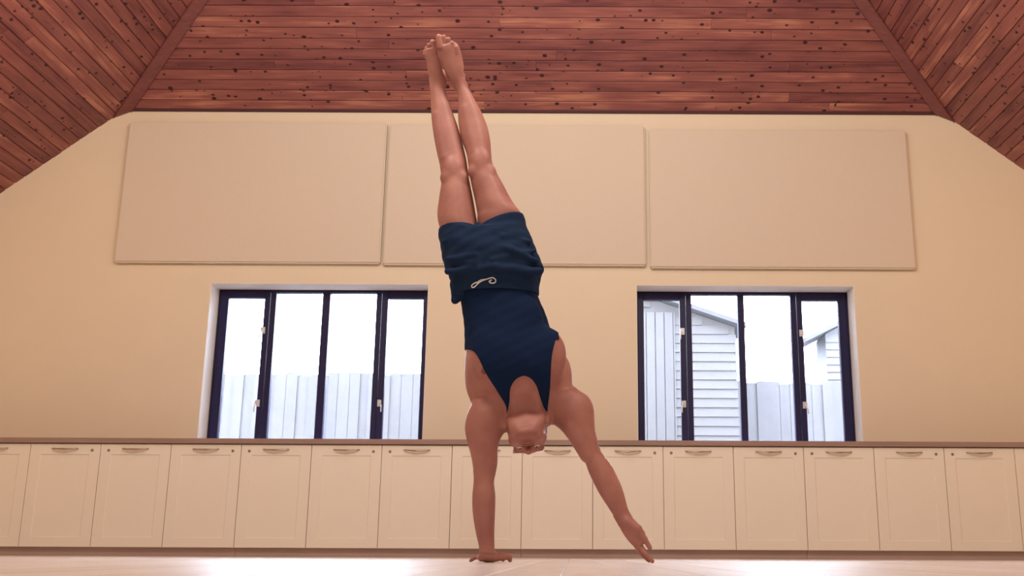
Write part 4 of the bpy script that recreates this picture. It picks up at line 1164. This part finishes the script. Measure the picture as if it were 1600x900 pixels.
def nets(name, D, lo, h):
    """naive surface nets"""
    inside = D < 0
    n = np.array(D.shape)
    c = inside[:-1, :-1, :-1]
    al, an = c.copy(), c.copy()
    for dx in (0, 1):
        for dy in (0, 1):
            for dz in (0, 1):
                q = inside[dx:n[0] - 1 + dx, dy:n[1] - 1 + dy, dz:n[2] - 1 + dz]
                al &= q
                an |= q
    act = np.argwhere(an & ~al)
    idx = np.full(n - 1, -1, np.int32)
    idx[act[:, 0], act[:, 1], act[:, 2]] = np.arange(len(act))
    P = np.zeros((len(act), 3))
    W = np.zeros(len(act))
    cor = [(0, 0, 0), (1, 0, 0), (0, 1, 0), (1, 1, 0), (0, 0, 1), (1, 0, 1), (0, 1, 1), (1, 1, 1)]
    val = [D[act[:, 0] + a, act[:, 1] + b, act[:, 2] + c_].astype(float) for a, b, c_ in cor]
    for i in range(8):
        for j in range(i + 1, 8):
            if sum(abs(cor[i][k] - cor[j][k]) for k in range(3)) != 1:
                continue
            m = (val[i] < 0) != (val[j] < 0)
            t = val[i][m] / (val[i][m] - val[j][m])
            P[m] += np.array(cor[i]) + t[:, None] * (np.array(cor[j]) - np.array(cor[i]))
            W[m] += 1
    P = (act + P / W[:, None]) * h + lo
    quads = []
    for ax in range(3):
        a = [slice(1, -1)] * 3
        b = [slice(1, -1)] * 3
        a[ax] = slice(0, -1)
        b[ax] = slice(1, None)
        sA, sB = inside[tuple(a)], inside[tuple(b)]
        off = np.ones(3, int)
        off[ax] = 0
        for flip in (False, True):
            e = np.argwhere((sA & ~sB) if not flip else (~sA & sB)) + off
            u, v = (ax + 1) % 3, (ax + 2) % 3
            eu, ev = np.zeros(3, int), np.zeros(3, int)
            eu[u] = 1
            ev[v] = 1
            q = [idx[tuple((e - du * eu - dv * ev).T)] for du, dv in ((1, 1), (0, 1), (0, 0), (1, 0))]
            q = np.stack(q if not flip else q[::-1], 1)
            quads.append(q)
    Q = np.concatenate(quads)
    Q = Q[(Q >= 0).all(1)]
    me = bpy.data.meshes.new(name)
    me.vertices.add(len(P))
    me.vertices.foreach_set('co', P.astype(np.float32).ravel())
    me.loops.add(len(Q) * 4)
    me.loops.foreach_set('vertex_index', Q.astype(np.int32).ravel())
    me.polygons.add(len(Q))
    me.polygons.foreach_set('loop_start', np.arange(0, len(Q) * 4, 4, dtype=np.int32))
    me.polygons.foreach_set('use_smooth', np.ones(len(Q), bool))
    me.update(calc_edges=True)
    me.validate()
    return me

def poly_sd(pts, gx, gz):
    """signed distance to a closed polygon on an (x, z) grid, negative inside"""
    X, Z = gx[:, None], gz[None, :]
    best = np.full((len(gx), len(gz)), 1e9)
    ins = np.zeros((len(gx), len(gz)), bool)
    for (xa, za), (xb, zb) in zip(pts, pts[1:] + pts[:1]):
        dx, dz = xb - xa, zb - za
        t = np.clip(((X - xa) * dx + (Z - za) * dz) / (dx * dx + dz * dz), 0, 1)
        best = np.minimum(best, (X - xa - t * dx) ** 2 + (Z - za - t * dz) ** 2)
        if za != zb:
            ins ^= ((za > Z) != (zb > Z)) & (X < xa + (Z - za) / dz * dx)
    d = np.sqrt(best)
    return np.where(ins, -d, d).astype(np.float32)

VOX = 0.003
body = Field((-0.72, 4.20, -0.02), (0.40, 4.82, 2.42), VOX)
body.run(BODY)
hm = nets('body_skin', body.D, body.lo, VOX)
person = link('person', hm, 'skin')
tag(person, 'person in navy tank top and shorts balancing in a one-armed handstand on the floor', 'person')

# tank top: a shell over the trunk, cut to the pattern
gx = body.lo[0] + VOX * np.arange(body.n[0])
gz = body.lo[2] + VOX * np.arange(body.n[2])
zi = slice(int((0.50 - body.lo[2]) / VOX), int((1.32 - body.lo[2]) / VOX))
Dt = body.snap['trunk']
gy = body.lo[1] + VOX * np.arange(body.n[1])
ripple = 0.0006 * np.sin(gx[:, None, None] * 38 + gz[None, None, zi] * 55 + gy[None, :, None] * 20) + 0.0005 * np.sin(gz[None, None, zi] * 120 - gx[:, None, None] * 60)
shell_d = np.abs(Dt - 0.0022 + ripple.astype(np.float32)) - 0.0038
pat = poly_sd(TANK_FRONT, gx, gz[zi])
shell_d = np.maximum(shell_d, pat[:, None, :])
tk = nets('tank_top', shell_d, body.lo + np.array((0, 0, zi.start * VOX)), VOX)
link('tank_top', tk, 'tank', person)['label'] = 'navy sleeveless tank top with a round neck'
del Dt, shell_d

# shorts: loose legs, gathered at the waist
sh = Field((-0.66, 4.24, 1.0), (0.12, 4.78, 1.60), VOX)
sh.run(SHORTS)
hx_ = (sh.lo[0] + VOX * np.arange(sh.n[0]))[:, None, None]
hy_ = (sh.lo[1] + VOX * np.arange(sh.n[1]))[None, :, None]
hz_ = (sh.lo[2] + VOX * np.arange(sh.n[2]))[None, None, :]
fold = 0.0015 * np.sin(hz_ * 70 + hx_ * 34 + 3 * np.sin(hx_ * 9)) + 0.0010 * np.sin(hz_ * 120 - hx_ * 60 + hy_ * 30)
Ds = sh.D + fold.astype(np.float32)
def plane(A, B):
    sl_ = (B[2] - A[2]) / (B[0] - A[0])
    return (hz_ - (A[2] + sl_ * (hx_ - A[0]))) + 0 * hy_
cutA, cutB = plane(*HEM_A), plane(*HEM_B)
hem = np.where(hx_ < SPLIT_X, cutA, cutB)
shell_s = np.abs(Ds + 0.003) - 0.0042
shell_s = np.maximum(np.maximum(shell_s, hem), (WAIST_Z - 0.0) - hz_ + 0 * hx_ + 0 * hy_)
# the pocket that droops below the waistband
pk = Field(sh.lo, sh.lo + (sh.n - 1) * VOX, VOX)
pk.cone(POCKET[0], 0.030, POCKET[1], 0.014, 0.0)
pk.cone(POCKET[2], 0.020, POCKET[1], 0.013, 0.015)
shell_s = Field.smin(shell_s.astype(np.float32), pk.D[:sh.n[0], :sh.n[1], :sh.n[2]], 0.03)
so = link('shorts', nets('shorts', shell_s, sh.lo, VOX), 'shorts', person)
so['label'] = 'loose navy drawstring shorts slid towards the waist'

# drawstring tied in a bow at the waistband
def surf_y(x, z):
    ix, iz = int(round((x - sh.lo[0]) / VOX)), int(round((z - sh.lo[2]) / VOX))
    col = shell_s[min(max(ix, 0), shell_s.shape[0] - 1), :, min(max(iz, 0), shell_s.shape[2] - 1)]
    k = np.argwhere(col < 0)
    return sh.lo[1] + VOX * (k[0][0] if len(k) else 30)
def cord(pts, r=0.0028):
    bm = bmesh.new()
    P3 = []
    for i in range(len(pts) - 1):
        for t in np.linspace(0, 1, 5)[:-1]:
            p0, p1, p2, p3 = (np.array(pts[min(max(j, 0), len(pts) - 1)]) for j in (i - 1, i, i + 1, i + 2))
            q = 0.5 * (2 * p1 + (p2 - p0) * t + (2 * p0 - 5 * p1 + 4 * p2 - p3) * t * t + (3 * p1 - p0 - 3 * p2 + p3) * t ** 3)
            P3.append(q)
    P3.append(np.array(pts[-1]))
    ys = [surf_y(q[0], q[1]) for q in P3]
    yb = np.convolve([ys[0]] * 2 + ys + [ys[-1]] * 2, np.ones(5) / 5, 'valid')
    tube(bm, [(q[0], y - 0.004, q[1]) for q, y in zip(P3, yb)], r, 8)
    return bm
for nm, pts in (('drawstring', [(-0.418, 1.160), (-0.400, 1.172), (-0.375, 1.175), (-0.350, 1.181), (-0.336, 1.172), (-0.338, 1.160), (-0.352, 1.157), (-0.364, 1.164), (-0.352, 1.172)]),
                ('drawstring', [(-0.375, 1.175), (-0.398, 1.166), (-0.414, 1.155), (-0.430, 1.142), (-0.440, 1.148), (-0.430, 1.159), (-0.412, 1.164)])):
    o = link(nm, bm_mesh(nm, cord(pts)), 'cord', person, smooth=True)
    o['label'] = 'white drawstring'

# small features of the figure
def ball(name, c, rad, mat, parent, R=None, n=14):
    bm = bmesh.new()
    bmesh.ops.create_uvsphere(bm, u_segments=n, v_segments=n // 2 + 2, radius=1)
    R = np.array(R) if R is not None else np.eye(3)
    for v in bm.verts:
        q = sum(R[i] * (v.co[i] * rad[i]) for i in range(3))
        v.co = q
    return link(name, bm_mesh(name, bm), mat, parent, Vector(c), smooth=True)
RH = np.array((X_, F_, U_))
for s in (-1, 1):
    e = ball('eye', hp(s * 0.032, 0.081, -0.004), (0.0125 * HS,) * 3, 'eye', person, RH)
    ball('iris', (F_ * 0.0105 * HS), (0.0055 * HS, 0.003 * HS, 0.0055 * HS), 'iris', e, RH)
    ball('eyebrow', hp(s * 0.034, 0.097, 0.017), (0.020 * HS, 0.0045 * HS, 0.0045 * HS), 'brow', person, RH)
    # ear rims and eyelids are part of the skin surface
def skin_y(x, z):
    ix, iz = int(round((x - body.lo[0]) / VOX)), int(round((z - body.lo[2]) / VOX))
    k = np.argwhere(body.D[ix, :, iz] < 0)
    return body.lo[1] + VOX * k[0][0] if len(k) else 4.4
o = ball('nipple', (-0.375, skin_y(-0.375, 0.778) - 0.0005, 0.778), (0.012, 0.006, 0.014), 'nipple', person)

# cropped hair over the back and top of the skull
ha = Field(np.array(HEAD_C[0]) - 0.2, np.array(HEAD_C[0]) + 0.2, 0.005)
ha.ellR(hp(0, -0.007, 0.041), (0.079 * HS, 0.100 * HS, 0.091 * HS), RH, 0)
ax_ = [(ha.lo[k] + 0.005 * np.arange(ha.n[k])).reshape([-1 if i == k else 1 for i in range(3)]) for k in range(3)]
rel = [ax_[k] - HEAD_C[0][k] for k in range(3)]
ff = sum(rel[k] * F_[k] for k in range(3))
uu = sum(rel[k] * U_[k] for k in range(3))
xx = sum(rel[k] * X_[k] for k in range(3))
hairline = np.minimum(np.maximum(ff - 0.052, 0.075 * HS - uu), np.maximum(ff + 0.03, -0.035 - uu))
link('hair', nets('hair', np.maximum(ha.D, hairline.astype(np.float32)), ha.lo, 0.005), 'hair', person)['label'] = 'very short cropped hair'
del body.D, sh.D
